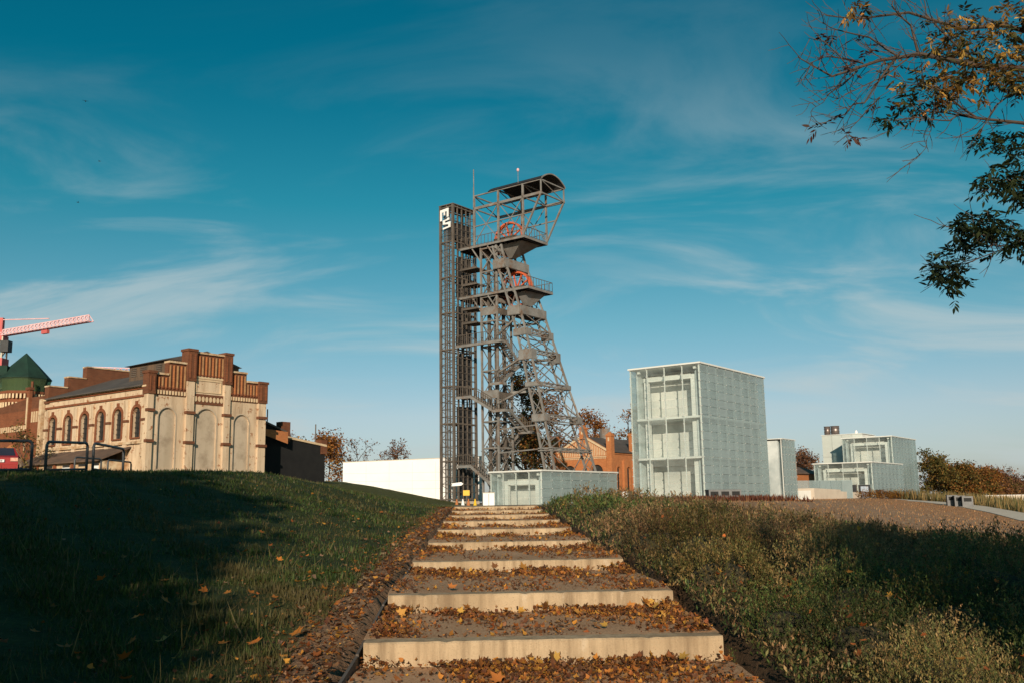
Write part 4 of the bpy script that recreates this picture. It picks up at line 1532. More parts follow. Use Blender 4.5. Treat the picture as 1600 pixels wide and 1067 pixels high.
# ------------------------------------------------------------------ orange brick hall behind the headframe
def make_hall():
    t = thing('brick_hall', 'orange brick gabled hall with arched windows behind the headframe', 'building', (13.04, 130.0, -0.3), TH)
    B = -0.3
    ED = [0.0, 4.3, 9.1]
    for c, u0, u1 in ((2.2, 0.0, 4.3), (6.6, 4.3, 9.1)):
        mb = MB()
        arch_wall(mb, FX, u0, u1, B, 6.0, c, 0.95, 0.6, 5.05, 0.3)
        mb.build('gable_wall', BRICKO, t)
        arched_window(t, FX, c, 0.95, 0.6, 5.05, 0.26, BRICKO, None, 0.32, 5, 4)
    MB().box(0.31, 16, 0.31, 8.8, B, 6.2).build('core', BRICKD, t)
    MB().prism([(0, 6.002), (9.1, 6.002), (9.1, 6.7), (4.4, 9.2), (0, 6.7)], FX, 0, 0.5).build('gable_top', BRICKO, t)
    MB().box(-0.04, -0.002, 3.95, 4.35, 3.2, 4.3).build('small_window', WINDARK, t)
    for s in (0, 1):
        a, b = ((0.5, 6.95), (4.0, 8.85)) if s == 0 else ((8.6, 6.95), (4.8, 8.85))
        MB().bar((-0.06, a[0], a[1] - 0.05), (-0.06, b[0], b[1] - 0.05), 0.14, 0.28).build('raking_moulding', CREAM, t)
        for k in range(13):
            u = (k + 0.5) / 13
            y = a[0] + (b[0] - a[0]) * u
            zt = a[1] + (b[1] - a[1]) * u - 0.35
            if zt - 6.3 > 0.12:
                MB().box(-0.07, -0.002, y - 0.06, y + 0.06, 6.25, zt).build('rib', CREAM, t)
    for k in range(26):
        y = 0.45 + k * 0.325
        MB().box(-0.08, -0.002, y, y + 0.16, 5.82, 5.99).build('dentil', CREAM, t)
    mb = MB()
    mb.box(-0.1, 0.3, 0.3, 8.9, 6.04, 6.16)
    mb.build('string_course', CREAM, t)
    for y0, y1, z in ((-0.3, 0.5, 9.35), (8.6, 9.4, 9.25), (3.95, 4.75, 10.5)):
        zb = B if z < 10 else 8.6
        p = MB().box(-0.28, 0.55, y0, y1, zb, z - 0.6).build('pinnacle', BRICKO, t)
        mb = MB()
        mb.box(-0.36, 0.63, y0 - 0.08, y1 + 0.08, z - 0.598, z - 0.4)
        for k in range(4):
            mb.box(-0.28 + k * 0.1, 0.55 - k * 0.1, y0 + k * 0.09, y1 - k * 0.09, z - 0.398 + k * 0.1, z - 0.3 + k * 0.1)
        mb.build('cap', BRICKO, p)
        MB().box(-0.30, -0.282, (y0 + y1) / 2 - 0.12, (y0 + y1) / 2 + 0.12, z - 1.25, z - 0.75).build('cream_inset', CREAM, p)
    # long side
    for k, c in enumerate((1.95, 4.6, 7.3, 10.0)):
        mb = MB()
        u0, u1 = (0.56, 3.3) if k == 0 else (3.3 + (k - 1) * 2.7, 3.3 + k * 2.7)
        arch_wall(mb, FY, u0, u1, B, 6.4, c, 0.45, 1.6, 4.75, 0.28)
        mb.build('side_wall', BRICKO, t)
        arched_window(t, FY, c, 0.45, 1.6, 4.75, 0.22, BRICKO, None, 0.2, 6, 2)
        MB().box(u1 - 0.3, u1 + 0.3, -0.3, 0.05, B, 5.6).build('buttress', BRICKO, t)
    MB().box(0.5, 16, -0.12, 0.3, 6.402, 6.6).build('eave', BRICKO, t)
    mb = MB()
    mb.add([(0.45, -0.3, 6.62), (16, -0.3, 6.62), (16, 4.4, 9.0), (0.45, 4.4, 9.0), (0.45, 9.4, 6.62), (16, 9.4, 6.62)],
           [(0, 1, 2, 3), (3, 2, 5, 4), (0, 3, 4), (1, 5, 2)])
    mb.build('roof', ROOFT, t)
    p = MB().box(5.8, 6.5, -0.2, 0.5, 6.5, 9.1).build('chimney', BRICKO, t)
    MB().box(5.7, 6.6, -0.3, 0.6, 9.1, 9.4).build('cap', BRICKO, p)
    MB().tube([(6, 4.5, 8.8), (6, 4.5, 10.3)], 0.7, 12).build('roof_vent', STEEL, t)


make_hall()
h2 = thing('brick_shed', 'low orange brick shed with chimneys between the glass buildings', 'building', (48.0, 165.0, -0.5), TH)
MB().prism([(0, -0.5), (7, -0.5), (7, 4.3), (3.5, 5.5), (0, 4.3)], FX, 0, 12).build('wall', BRICKO, h2)
MB().prism([(-0.3, 4.25), (3.5, 5.55), (7.3, 4.25), (7.3, 4.4), (3.5, 5.75), (-0.3, 4.4)], FX, -0.2, 12.2).build('roof', ROOFB, h2)
for y, z in ((6.3, 8.0), (0.6, 6.4)):
    MB().box(0.2, 1.0, y - 0.4, y + 0.4, 4, z).build('chimney', BRICKO, h2)

# ------------------------------------------------------------------ street furniture
def hoop(p, q, r, h, label, group):
    """bent tube barrier from p to q"""
    p, q = Vector(p), Vector(q)
    t = thing('hoop_barrier', label, 'barrier', p, 0, group)
    d = (q - p)
    d.z = 0
    L = d.length
    d.normalize()
    dz = q.z - p.z
    P = lambda u, z: (d.x * u, d.y * u, p.z + z + dz * u / L)
    c = 0.16
    pts = [P(0, -0.1), P(0, h - c)]
    for k in range(1, 5):
        a = math.pi / 2 * k / 4
        pts.append(P(c - c * math.cos(a), h - c + c * math.sin(a)))
    for k in range(0, 5):
        a = math.pi / 2 * k / 4
        pts.append(P(L - c + c * math.sin(a), h - c + c * math.cos(a)))
    pts.append(P(L, -0.1))
    MB().tube(pts, r, 10).build('tube', RAIL, t, True)
    MB().tube([P(0, 0.12), P(L, 0.12)], r * 0.8, 8).build('lower_rail', RAIL, t, True)


zb = lambda x, y: float(ground_z(x, y))
fp = [(-18.9, 29.4), (-16.35, 32.7), (-16.05, 33.1), (-15.75, 35.6), (-15.65, 35.9), (-15.9, 39.3)]
for i in range(3):
    a, b = fp[2 * i], fp[2 * i + 1]
    hoop((a[0], a[1], zb(*a) - 0.05), (b[0], b[1], zb(*b) - 0.05), 0.05, 1.08,
         'blue grey tubular hoop barrier on the grass crest', 'hoop barriers on the crest')
for a, b in (((-21.6, 47.5), (-21.2, 49.6)), ((-21.1, 50.2), (-21.0, 53.0))):
    hoop((a[0], a[1], zb(*a)), (b[0], b[1], zb(*b)), 0.045, 1.0, 'thin hoop barrier beside the lean-to', 'thin barriers by the lean-to')


def make_car():
    cx, cy = -24.7, 46.5
    z = zb(cx, cy)
    t = thing('parked_car', 'red hatchback parked on the crest beside the barriers', 'car', (cx, cy, z), rad(24))
    # rear of the car looks at -y; profile in (y, z), half width varies
    prof = [(-2.0, 0.35), (-2.05, 0.62), (-1.98, 0.92), (-1.75, 1.0), (-1.15, 1.40), (-0.2, 1.46), (0.7, 1.42), (1.5, 0.98), (2.2, 0.78), (2.3, 0.4)]
    hw = [0.80, 0.84, 0.84, 0.82, 0.62, 0.60, 0.60, 0.80, 0.78, 0.74]
    mb = MB()
    n = len(prof)
    for s in (-1, 1):
        for (y, zz), w in zip(prof, hw):
            mb.v.append((s * w, y, z + zz))
    for i in range(n - 1):
        mb.f.append((i, n + i, n + i + 1, i + 1))
    mb.f.append(tuple(range(n)))
    mb.f.append(tuple(range(2 * n - 1, n - 1, -1)))
    body = mb.build('body', RED, t)
    MB().add([(-0.70, -1.74, z + 1.02), (0.70, -1.74, z + 1.02), (0.56, -1.19, z + 1.40), (-0.56, -1.19, z + 1.40),
              (-0.70, -1.70, z + 0.98), (0.70, -1.70, z + 0.98), (0.56, -1.15, z + 1.36), (-0.56, -1.15, z + 1.36)],
             [(0, 1, 2, 3), (7, 6, 5, 4), (0, 4, 5, 1), (1, 5, 6, 2), (2, 6, 7, 3), (3, 7, 4, 0)]).build('rear_window', GLASSC, t)
    for s in (-1, 1):
        MB().box(min(s * 0.52, s * 0.83), max(s * 0.52, s * 0.83), -2.09, -1.98, z + 0.74, z + 0.90).build('tail_lamp', TAIL, t)
        for y in (-1.35, 1.45):
            w = MB().tube([(s * 0.70, y, z + 0.31), (s * 0.86, y, z + 0.31)], 0.31, 18).build('wheel', RUBBER, t)
            MB().tube([(s * 0.80, y, z + 0.31), (s * 0.875, y, z + 0.31)], 0.19, 12).build('rim', BING, w)
        MB().add([(s * 0.815, -1.45, z + 1.03), (s * 0.625, -1.0, z + 1.36), (s * 0.605, 0.6, z + 1.36), (s * 0.795, 1.25, z + 1.03)], [(0, 1, 2, 3)]).build('side_window', GLASSC, t)
    pl = MB().box(-0.27, 0.27, -2.10, -2.04, z + 0.70, z + 0.82).build('number_plate', WHITE, t)
    for k in range(6):
        MB().box(-0.20 + k * 0.07, -0.16 + k * 0.07, -2.104, -2.1, z + 0.725, z + 0.795).build('plate_mark', RUBBER, pl)
    MB().box(-0.84, 0.84, -2.12, -1.95, z + 0.36, z + 0.60).build('bumper', RED, t)


make_car()


def make_bin(x, y, rz, label, group):
    z = zb(x, y) - 0.03
    t = thing('litter_bin', label, 'bin', (x, y, z), rz, group)
    W_, H_ = 0.86, 0.95
    MB().box(0.02, W_ - 0.02, 0.05, 0.85, z, z + H_ - 0.05).build('body', BIN, t)
    f = MB()
    f.box(0, 0.12, -0.03, 0.05, z, z + H_).box(W_ - 0.12, W_, -0.03, 0.05, z, z + H_)
    f.box(0.122, W_ - 0.122, -0.03, 0.05, z + H_ - 0.14, z + H_).box(0.122, W_ - 0.122, -0.03, 0.05, z, z + 0.5)
    f.build('front_panel', BING, t)
    MB().box(0.125, W_ - 0.125, 0.0, 0.048, z + 0.502, z + H_ - 0.142).build('slot', RUBBER, t)
    MB().box(-0.02, W_ + 0.02, 0.052, 0.87, z + H_ - 0.048, z + H_ + 0.01).build('lid', BIN, t)


for k in range(3):
    make_bin(14.6 + k * 0.95 * 0.92, 73.0 + k * 0.3, 0.15, 'charcoal litter bin in the trio before the glass cube', 'bins before the glass cube')
for k in range(3):
    make_bin(38.6 - k * 0.2, 84.0 + k * 1.0, TH - 1.2, 'grey fronted litter bin beside the path on the bare slope', 'bins beside the right path')
make_bin(41.5, 110.0, 0.4, 'small dark bin near the poster stand', None)

# cabinet and signs at the top of the steps
cb = thing('utility_cabinet', 'white utility cabinet against the low pavilion', 'cabinet', (-2.75, 85.2, -0.3), 0.1)
MB().box(0, 1.0, 0, 0.6, -0.3, 0.95).build('body', WHITE, cb)
MB().box(-0.04, 1.04, -0.04, 0.64, 0.952, 1.0).build('lid', PALEC, cb)
MB().box(0.48, 0.52, -0.012, -0.002, -0.2, 0.88).build('door_gap', BING, cb)
sg = thing('warning_sign', 'yellow warning plate on a post under the lift tower', 'sign', (-4.15, 84.0, -0.3))
MB().box(-0.03, 0.03, -0.03, 0.03, -0.3, 1.25).build('post', STEELD, sg)
MB().box(-0.28, 0.28, -0.06, -0.032, 0.75, 1.2).build('plate', YELLOW, sg)
sg2 = thing('arrow_sign', 'small white finger sign on a post under the lift tower', 'sign', (-5.0, 86.0, -0.3))
MB().box(-0.03, 0.03, -0.03, 0.03, -0.3, 1.9).build('post', STEELD, sg2)
MB().prism([(-0.5, 1.6), (0.3, 1.65), (0.5, 1.8), (0.3, 1.95), (-0.5, 1.85)], FY, -0.06, -0.032).build('finger', WHITE, sg2)
for k, (x, y, m) in enumerate(((-4.9, 82.5, BRICKO), (-4.4, 82.9, WHITE), (-3.9, 82.4, BRICKO), (-3.35, 82.7, YELLOW))):
    q = thing('traffic_cone', ['red', 'white', 'orange', 'yellow'][k] + ' marker cone at the top of the steps', 'cone', (x, y, -0.15))
    MB().box(-0.2, 0.2, -0.2, 0.2, -0.16, -0.11).build('base', RUBBER, q)
    MB().tube([(0, 0, -0.11), (0, 0, 0.25), (0, 0, 0.45)], [0.16, 0.09, 0.04], 10).build('body', m, q)
rb = thing('rubble_bag', 'white builder bag standing by the brick hall', 'bag', (11.1, 96.4, -0.2), 0.4)
mb = MB()
vs = []
for j, (s, z) in enumerate(((0.52, -0.25), (0.60, 0.2), (0.57, 0.7), (0.66, 0.95))):
    for i in range(12):
        a = 2 * math.pi * i / 12
        k = s * (1 + 0.14 * abs(math.sin(2 * a)) + random.uniform(-0.05, 0.05))
        vs.append((k * math.cos(a), k * math.sin(a), z + random.uniform(-0.05, 0.08) * (j == 3)))
fs = [(j * 12 + i, j * 12 + (i + 1) % 12, (j + 1) * 12 + (i + 1) % 12, (j + 1) * 12 + i) for j in range(3) for i in range(12)] + [tuple(range(36, 48))]
mb.add(vs, fs).build('sack', WHITE, rb, True)
MB().box(-0.5, 0.5, -0.5, 0.5, 0.5, 0.6).build('fill', PALEC, rb)
ht = thing('white_hut', 'small white hut between bare trees and the shade-darkened shed', 'building', (-31.5, 140.0, 2.0), 0.2)
MB().box(0, 2.2, 0, 2, 2.0, 5.0).build('wall', WHITE, ht)
MB().box(-0.2, 2.4, -0.2, 2.2, 5.0, 5.2).build('roof', ROOFT, ht)

# path and steps on the right
def slab(name, parent, pts, mat, th=0.14):
    mb = MB()
    n = len(pts)
    mb.v = [(x, y, z) for x, y, z in pts] + [(x, y, z - th) for x, y, z in pts]
    mb.f = [tuple(range(n)), tuple(range(2 * n - 1, n - 1, -1))] + [(i, n + i, n + (i + 1) % n, (i + 1) % n) for i in range(n)]
    return mb.build(name, mat, parent)


def make_path():
    ctr = [(40.5, 112.0), (40.8, 95.0), (40.2, 86.0), (36.5, 72.0), (33.0, 61.0)]
    mb = MB()
    L, R_ = [], []
    for i, (x, y) in enumerate(ctr):
        d = Vector(ctr[min(i + 1, len(ctr) - 1)]) - Vector(ctr[max(i - 1, 0)])
        d.normalize()
        nn = Vector((d.y, -d.x)) * 1.3
        for s, lst in ((1, L), (-1, R_)):
            q = (x + s * nn.x, y + s * nn.y)
            lst.append((q[0], q[1], max(zb(*q), zb(x, y)) + 0.05))
    for i in range(len(ctr) - 1):
        mb.add([L[i], L[i + 1], R_[i + 1], R_[i]], [(0, 1, 2, 3)])
        dn = lambda p: (p[0], p[1], p[2] - 0.4)
        for a in (L, R_):
            mb.add([a[i], a[i + 1], dn(a[i + 1]), dn(a[i])], [(0, 1, 2, 3)])
    o = mb.build('path', PALEC)
    struct(o)
    t = thing('stairway', 'pale concrete steps descending beside dry grass on the right', 'steps', (34.5, 60.0, -2.2))
    for k in range(4):
        x, y = 33.4 - k * 0.9, 60.5 - k * 2.6
        z = zb(33.0, 61.0) + 0.12 - 0.20 * k
        pts = [(x - 1.6 - 34.5, y - 60, z), (x + 2.4 - 34.5, y - 0.8 - 60, z), (x + 3.2 - 34.5, y + 2.0 - 60, z), (x - 0.8 - 34.5, y + 2.8 - 60, z)]
        slab('step', t, pts, PALEC, 0.6)


make_path()

# birds
for k, (x, y, z, s) in enumerate(((-42.0, 90.0, 40.0, 0.36), (-42.5, 95.0, 35.6, 0.26), (-44.5, 95.0, 31.2, 0.26))):
    b = thing('bird', 'tiny dark bird high in the left sky', 'bird', (x, y, z), 0.5 + k, 'birds in the sky')
    mb = MB()
    mb.add([(-s, 0, z + 0.25 * s), (-0.4 * s, 0.12 * s, z + 0.12 * s), (0, 0.15 * s, z), (0.4 * s, 0.12 * s, z + 0.12 * s), (s, 0, z + 0.25 * s), (0.35 * s, -0.15 * s, z + 0.1 * s), (0, -0.2 * s, z), (-0.35 * s, -0.15 * s, z + 0.1 * s)],
           [(0, 1, 7), (1, 2, 6, 7), (2, 3, 5, 6), (3, 4, 5)])
    mb.build('wing', BIN, b)
    MB().tube([(0, 0.45 * s, z), (0, 0.2 * s, z), (0, -0.3 * s, z), (0, -0.6 * s, z)], [0.02, 0.1 * s, 0.1 * s, 0.02], 6).build('body', BIN, b)

# ------------------------------------------------------------------ plants
def rot_basis(yaw, pitch, roll):
    """(N,3,3) rotation: local y points along the leaf, local z is its normal"""
    cy, sy, cp, sp, cr, sr = np.cos(yaw), np.sin(yaw), np.cos(pitch), np.sin(pitch), np.cos(roll), np.sin(roll)
    fwd = np.stack([cy * cp, sy * cp, sp], -1)
    side = np.stack([-sy, cy, np.zeros_like(cy)], -1)
    nrm = np.cross(fwd, side) * -1
    nrm = np.cross(side, fwd) * -1
    s2 = side * cr[:, None] + nrm * sr[:, None]
    n2 = -side * sr[:, None] + nrm * cr[:, None]
    return s2, fwd, n2


def place(tmpl, pos, yaw, pitch, roll, size):
    """tmpl (k,3) in (side, along, normal); returns (N,k,3)"""
    s, f, n = rot_basis(yaw, pitch, roll)
    T = tmpl[None] * size[:, None, None]
    return pos[:, None, :] + T[:, :, 0:1] * s[:, None, :] + T[:, :, 1:2] * f[:, None, :] + T[:, :, 2:3] * n[:, None, :]


def pick(cols, n, jit=0.18, rng=RNG, p=None):
    c = np.array(cols)[rng.choice(len(cols), n, p=p)]
    return np.clip(c * (1 + rng.uniform(-jit, jit, (n, 1))) * (1 + rng.uniform(-0.08, 0.08, (n, 3))), 0.002, 1)


LEAF4 = np.array([(0, 0, 0), (0.28, 0.5, 0.05), (0, 1, 0), (-0.28, 0.5, 0.05)])
BLADE = np.array([(-0.5, 0, 0), (0.5, 0, 0), (0.32, 0.55, 0.06), (-0.32, 0.55, 0.06), (0.0, 1, 0.22)])
MAPLE = np.array([(0, 0, 0), (0.18, 0.12, 0.02), (0.48, 0.10, 0.10), (0.36, 0.32, 0.03), (0.55, 0.58, 0.12), (0.24, 0.55, 0.0), (0.0, 1.0, 0.10),
                  (-0.24, 0.55, 0.0), (-0.55, 0.58, 0.09), (-0.36, 0.32, 0.03), (-0.48, 0.10, 0.12), (-0.18, 0.12, 0.02), (0, 0.35, -0.05)])
MAPLE_F = [(12, i, (i + 1) % 12) for i in range(12)]
CURL = np.array([(0, 0, 0), (0.46, 0.30, 0.20), (0.20, 0.62, 0.02), (0.06, 1.05, 0.26), (-0.30, 0.66, 0.10), (-0.42, 0.22, 0.22)])
CURL_F = [(0, 1, 2), (0, 2, 4), (2, 3, 4), (0, 4, 5)]


def view_x(Y):
    return Y * 0.56 + 1.2


# ---- lawn on the left bank
def make_grass():
    def batch(n, y0, y1, h0, h1, w, cols, power=1.6):
        u = RNG.random(n)
        Y = y0 * (y1 / y0) ** u
        lo = -view_x(Y)
        hi = stair_c(Y) - 1.5 - 0.5 - 0.12 * hills(Y * 0 + 2, Y * 2.2)
        X = lo + (hi - lo) * RNG.random(n)
        keep = hi > lo
        X, Y = X[keep], Y[keep]
        tuft = hills(X * 2.3, Y * 2.3) + 0.6 * hills(X * 5.1 + 3, Y * 4.7)
        k2 = RNG.random(len(X)) < np.clip(0.75 + tuft * 0.5, 0.25, 1)
        X, Y, tuft = X[k2], Y[k2], tuft[k2]
        n = len(X)
        Z = ground_z(X, Y) - 0.01
        s = RNG.uniform(h0, h1, n) * np.clip(1 + tuft * 0.5, 0.5, 1.8)
        t = BLADE[None] * np.array([1.0, 1.0, 1.0])
        yaw, pitch, roll = RNG.uniform(0, 6.283, n), RNG.uniform(0.2, 1.35, n), RNG.uniform(-0.6, 0.6, n)
        V = place(BLADE * np.array([w, 1, 1]), np.stack([X, Y, Z], 1), yaw, pitch, roll, s)
        C = pick(cols, n, 0.3)
        dry = np.clip(hills(X * 0.8 + 5, Y * 0.6) * 1.4 + 0.6 * hills(X * 2.9, Y * 2.3 + 4), 0, 1)[:, None] * 0.75
        C = C * (1 - dry) + np.array([0.13, 0.095, 0.04]) * dry
        return V, C
    cols = [(0.045, 0.080, 0.018), (0.06, 0.098, 0.022), (0.034, 0.062, 0.018), (0.085, 0.105, 0.03), (0.12, 0.095, 0.045)]
    bs = [batch(74000, 4.2, 13, 0.025, 0.09, 0.13, cols), batch(62000, 9, 30, 0.03, 0.10, 0.21, cols), batch(42000, 24, 60, 0.04, 0.12, 0.33, cols)]
    w = batch(1500, 5, 34, 0.14, 0.34, 0.03, [(0.22, 0.17, 0.07), (0.15, 0.13, 0.05), (0.08, 0.11, 0.03)])
    bs.append(w)
    V = np.concatenate([b[0] for b in bs])
    C = np.concatenate([b[1] for b in bs])
    o = np_mesh('grass', V, [(0, 1, 2, 3), (3, 2, 4)], C, LEAF)
    stuff(o)
    tag(o, 'short green lawn grass on the left bank', 'grass')


make_grass()

LIT = [(0.42, 0.20, 0.035), (0.26, 0.088, 0.022), (0.18, 0.06, 0.018), (0.33, 0.13, 0.028), (0.11, 0.042, 0.018), (0.075, 0.035, 0.018), (0.20, 0.10, 0.045), (0.14, 0.07, 0.035)]


def make_litter():
    Vs, Cs = [], []
    ys = [5.2] + STEP_Y
    zt = [-1.38] + STEP_Z
    zr = [-1.32] + [STEP_Z[i + 1] - RISER[i + 1] for i in range(8)] + [-0.1]
    for i in range(9):
        y0, y1 = ys[i] + (0.3 if i else 0), ys[i + 1] - 0.03
        n = [15000, 11000, 11000, 6600, 4600, 3200, 2800, 1800, 1500][i]
        # heaped against the next riser and along both sides, thin in the middle
        u = 1 - np.abs(RNG.normal(0, 0.16, n))
        thin = RNG.random(n) < 0.35
        u = np.where(thin, RNG.random(n), u)
        x = RNG.uniform(-1.5, 1.5, n)
        side = RNG.random(n) < 0.28
        x = np.where(side, np.sign(x) * (1.5 - np.abs(RNG.normal(0, 0.22, n))), x)
        u = np.where(side, RNG.random(n), u)
        u = np.clip(u, 0, 1)
        clump = hills(x * 2.2 + i * 1.7, u * 3.0 + i * 2.9) + 0.5 * hills(x * 5.3 + i, u * 7.0)
        k = RNG.random(n) < np.clip(0.62 + clump * 0.95, 0.08, 1)
        x, u = x[k], u[k]
        n = len(x)
        Y = y0 + (y1 - y0) * u
        z0, z1 = zt[i] - (0.012 if i else 0), zr[i] if i else STEP_Z[0] - RISER[0]
        heap = np.clip((u - 0.8) / 0.2, 0, 1) * 0.06 * RNG.random(n) + np.clip((np.abs(x) - 1.15) / 0.35, 0, 1) * 0.07 * RNG.random(n)
        Z = z0 + (z1 - z0) * u + 0.008 + heap
        X = stair_c(Y) + x
        Y = Y + x * 0.034
        s = 0.014 + 0.045 * RNG.random(n) ** 2.4 * (1 + 0.02 * np.clip(Y - 10, 0, 20))
        Vs.append(place(CURL, np.stack([X, Y, Z], 1), RNG.uniform(0, 6.28, n), RNG.normal(0.1, 0.5, n), RNG.normal(0, 0.7, n), s))
        Cs.append(pick(LIT, n, 0.4))
    o = np_mesh('fallen_leaves', np.concatenate(Vs), CURL_F, np.concatenate(Cs), LITTER)
    stuff(o)
    tag(o, 'brown and orange fallen leaves drifted over the gravel treads', 'leaves')
    n = 260
    i = RNG.integers(0, 6, n)
    u = np.where(RNG.random(n) < 0.6, 1 - np.abs(RNG.normal(0, 0.08, n)), RNG.random(n))
    x = np.where(RNG.random(n) < 0.45, np.sign(RNG.normal(0, 1, n)) * RNG.uniform(1.15, 1.48, n), RNG.uniform(-1.48, 1.48, n))
    ya, za, zc = np.array(ys), np.array(zt), np.array(zr)
    Y = ya[i] + 0.25 + (ya[i + 1] - ya[i] - 0.3) * u
    Z = za[i] + (zc[i] - za[i]) * u + 0.03 + 0.05 * RNG.random(n) * (u > 0.85)
    V = place(MAPLE, np.stack([stair_c(Y) + x, Y + x * 0.034, Z], 1), RNG.uniform(0, 6.28, n), RNG.normal(0.25, 0.4, n), RNG.normal(0, 0.6, n), RNG.uniform(0.06, 0.12, n))
    o = np_mesh('fallen_leaves', V, MAPLE_F, pick([(0.42, 0.17, 0.04), (0.30, 0.11, 0.03), (0.50, 0.27, 0.06), (0.18, 0.08, 0.03)], n, 0.3), LITTER)
    stuff(o)
    tag(o, 'larger curled maple leaves among the litter on the treads', 'leaves')
    # strip beside the steps and thin scatter over lawn
    n = 5600
    Y = 5.0 * (37 / 5.0) ** RNG.random(n)
    off = np.abs(RNG.normal(0.30, 0.26, n)) + 0.06
    X = stair_c(Y) - 1.5 - off
    n2 = 900
    Y2 = 5.0 * (30 / 5.0) ** RNG.random(n2)
    X2 = stair_c(Y2) - 2.2 - RNG.exponential(2.2, n2)
    X, Y = np.concatenate([X, X2]), np.concatenate([Y, Y2])
    n = len(X)
    Z = ground_z(X, Y) + np.where(X < stair_c(Y) - 2.5, 0.05, 0.012)
    s = 0.02 + 0.06 * RNG.random(n) ** 2 * (1 + 0.02 * np.clip(Y - 10, 0, 20))
    V = place(CURL, np.stack([X, Y, Z], 1), RNG.uniform(0, 6.28, n), RNG.normal(0, 0.3, n), RNG.normal(0, 0.45, n), s)
    o = np_mesh('fallen_leaves', V, CURL_F, pick(LIT + [(0.28, 0.17, 0.10), (0.20, 0.13, 0.08)], n, 0.35), LITTER)
    stuff(o)
    tag(o, 'dull brown leaf litter on the dirt strip left of the steps', 'leaves')
    # single maple leaves lying in the grass, large enough to pick out
    r = random.Random(5)
    cnt = 0
    spots = [(160, 905), (250, 905), (265, 940), (300, 945), (390, 925), (420, 945), (405, 830), (435, 875), (205, 965), (200, 1003), (255, 1000), (340, 1005),
             (60, 985), (110, 1010), (185, 1030), (395, 1000), (325, 920), (350, 925), (520, 895), (480, 905), (460, 985), (515, 860), (190, 1060), (380, 860)]
    for px, py in spots:
        # cast the sight line down to the lawn to find where that leaf lies
        d = cam.matrix_world.to_3x3() @ Vector(((px - 800) / 1500, (533.5 - py) / 1500, -1))
        t = 3.0
        while t < 60 and d.z * t > zb(d.x * t, d.y * t) + 0.07:
            t += 0.05
        x, y, z = d.x * t, d.y * t, d.z * t
        s = np.array([r.uniform(0.11, 0.16)])
        V = place(MAPLE, np.array([[x, y, z]]), np.array([r.uniform(0, 6.28)]), np.array([r.uniform(-0.1, 0.5)]), np.array([r.uniform(-0.6, 0.6)]), s * 0.85)
        o = np_mesh('maple_leaf', V, MAPLE_F, pick([(0.48, 0.17, 0.03), (0.40, 0.12, 0.025), (0.52, 0.24, 0.05)], 1, 0.2), LITTER)
        tag(o, 'orange brown maple leaf lying loose in the shaded lawn', 'leaf', 'maple leaves on the lawn')


make_litter()

# ---- shrubs on the right bank
SPRIG_G = []
for k in range(11):
    SPRIG_G.append(k)


def sprigs(pos, nrm, size, cols, leaves, lsize, spread, rng, upright=0.5):
    """pos (N,3) on the mound, nrm outward; every sprig is a short stem with leaves set along it"""
    N = len(pos)
    d = nrm * (1 - upright) + np.array([0, 0, upright]) + rng.normal(0, spread, (N, 3))
    d /= np.linalg.norm(d, axis=1)[:, None]
    u = (np.arange(leaves) + 0.5) / leaves
    base = pos[:, None, :] + d[:, None, :] * (size[:, None, None] * u[None, :, None])
    base = base.reshape(-1, 3) + rng.normal(0, 0.004, (N * leaves, 3))
    dd = np.repeat(d, leaves, 0)
    yaw = rng.uniform(0, 6.283, N * leaves)
    pitch = rng.uniform(0.1, 1.35, N * leaves)
    V = place(LEAF4 * np.array([0.75, 1.25, 1]), base, yaw, pitch, rng.uniform(-0.6, 0.6, N * leaves), lsize * rng.uniform(0.45, 1.4, N * leaves))
    C = np.repeat(pick(cols, N, 0.40, rng), leaves, 0)
    C = C * rng.uniform(0.8, 1.2, (N * leaves, 1))
    return V, C


GREENS = [(0.10, 0.15, 0.042), (0.135, 0.175, 0.05), (0.065, 0.105, 0.035), (0.19, 0.185, 0.065), (0.22, 0.15, 0.06)]
BROWNS = [(0.34, 0.20, 0.10), (0.40, 0.25, 0.115), (0.24, 0.15, 0.08), (0.25, 0.19, 0.08), (0.14, 0.13, 0.055)]
OLIVES = [(0.22, 0.19, 0.075), (0.29, 0.20, 0.09), (0.15, 0.15, 0.06), (0.33, 0.21, 0.095)]


def mound_points(cx, cy, r, h, n, rng):
    a = rng.uniform(0, 6.283, n)
    ct = rng.random(n) ** 0.85
    q = np.sqrt(1 - ct ** 2)
    lump = 1 + 0.16 * np.sin(3 * a + cx * 5) + 0.10 * np.sin(5 * a + cy * 3)
    fill = 1 - 0.34 * rng.random(n) ** 1.4
    x = cx + np.cos(a) * q * r * lump * fill
    y = cy + np.sin(a) * q * r * lump * fill
    prof = np.sqrt(np.clip(1 - q ** 2, 0, 1))
    bump = 0.10 * np.sin(x * 9 + 1) * np.sin(y * 8) + 0.06 * np.sin(x * 17) * np.sin(y * 15 + 2)
    z = ground_z(x, y) + h * prof * fill * (1 + bump) + 0.01
    nx = np.stack([np.cos(a) * q / r, np.sin(a) * q / r, prof / h * 0.8 + 0.15], 1)
    nx /= np.linalg.norm(nx, axis=1)[:, None]
    return np.stack([x, y, z], 1), nx


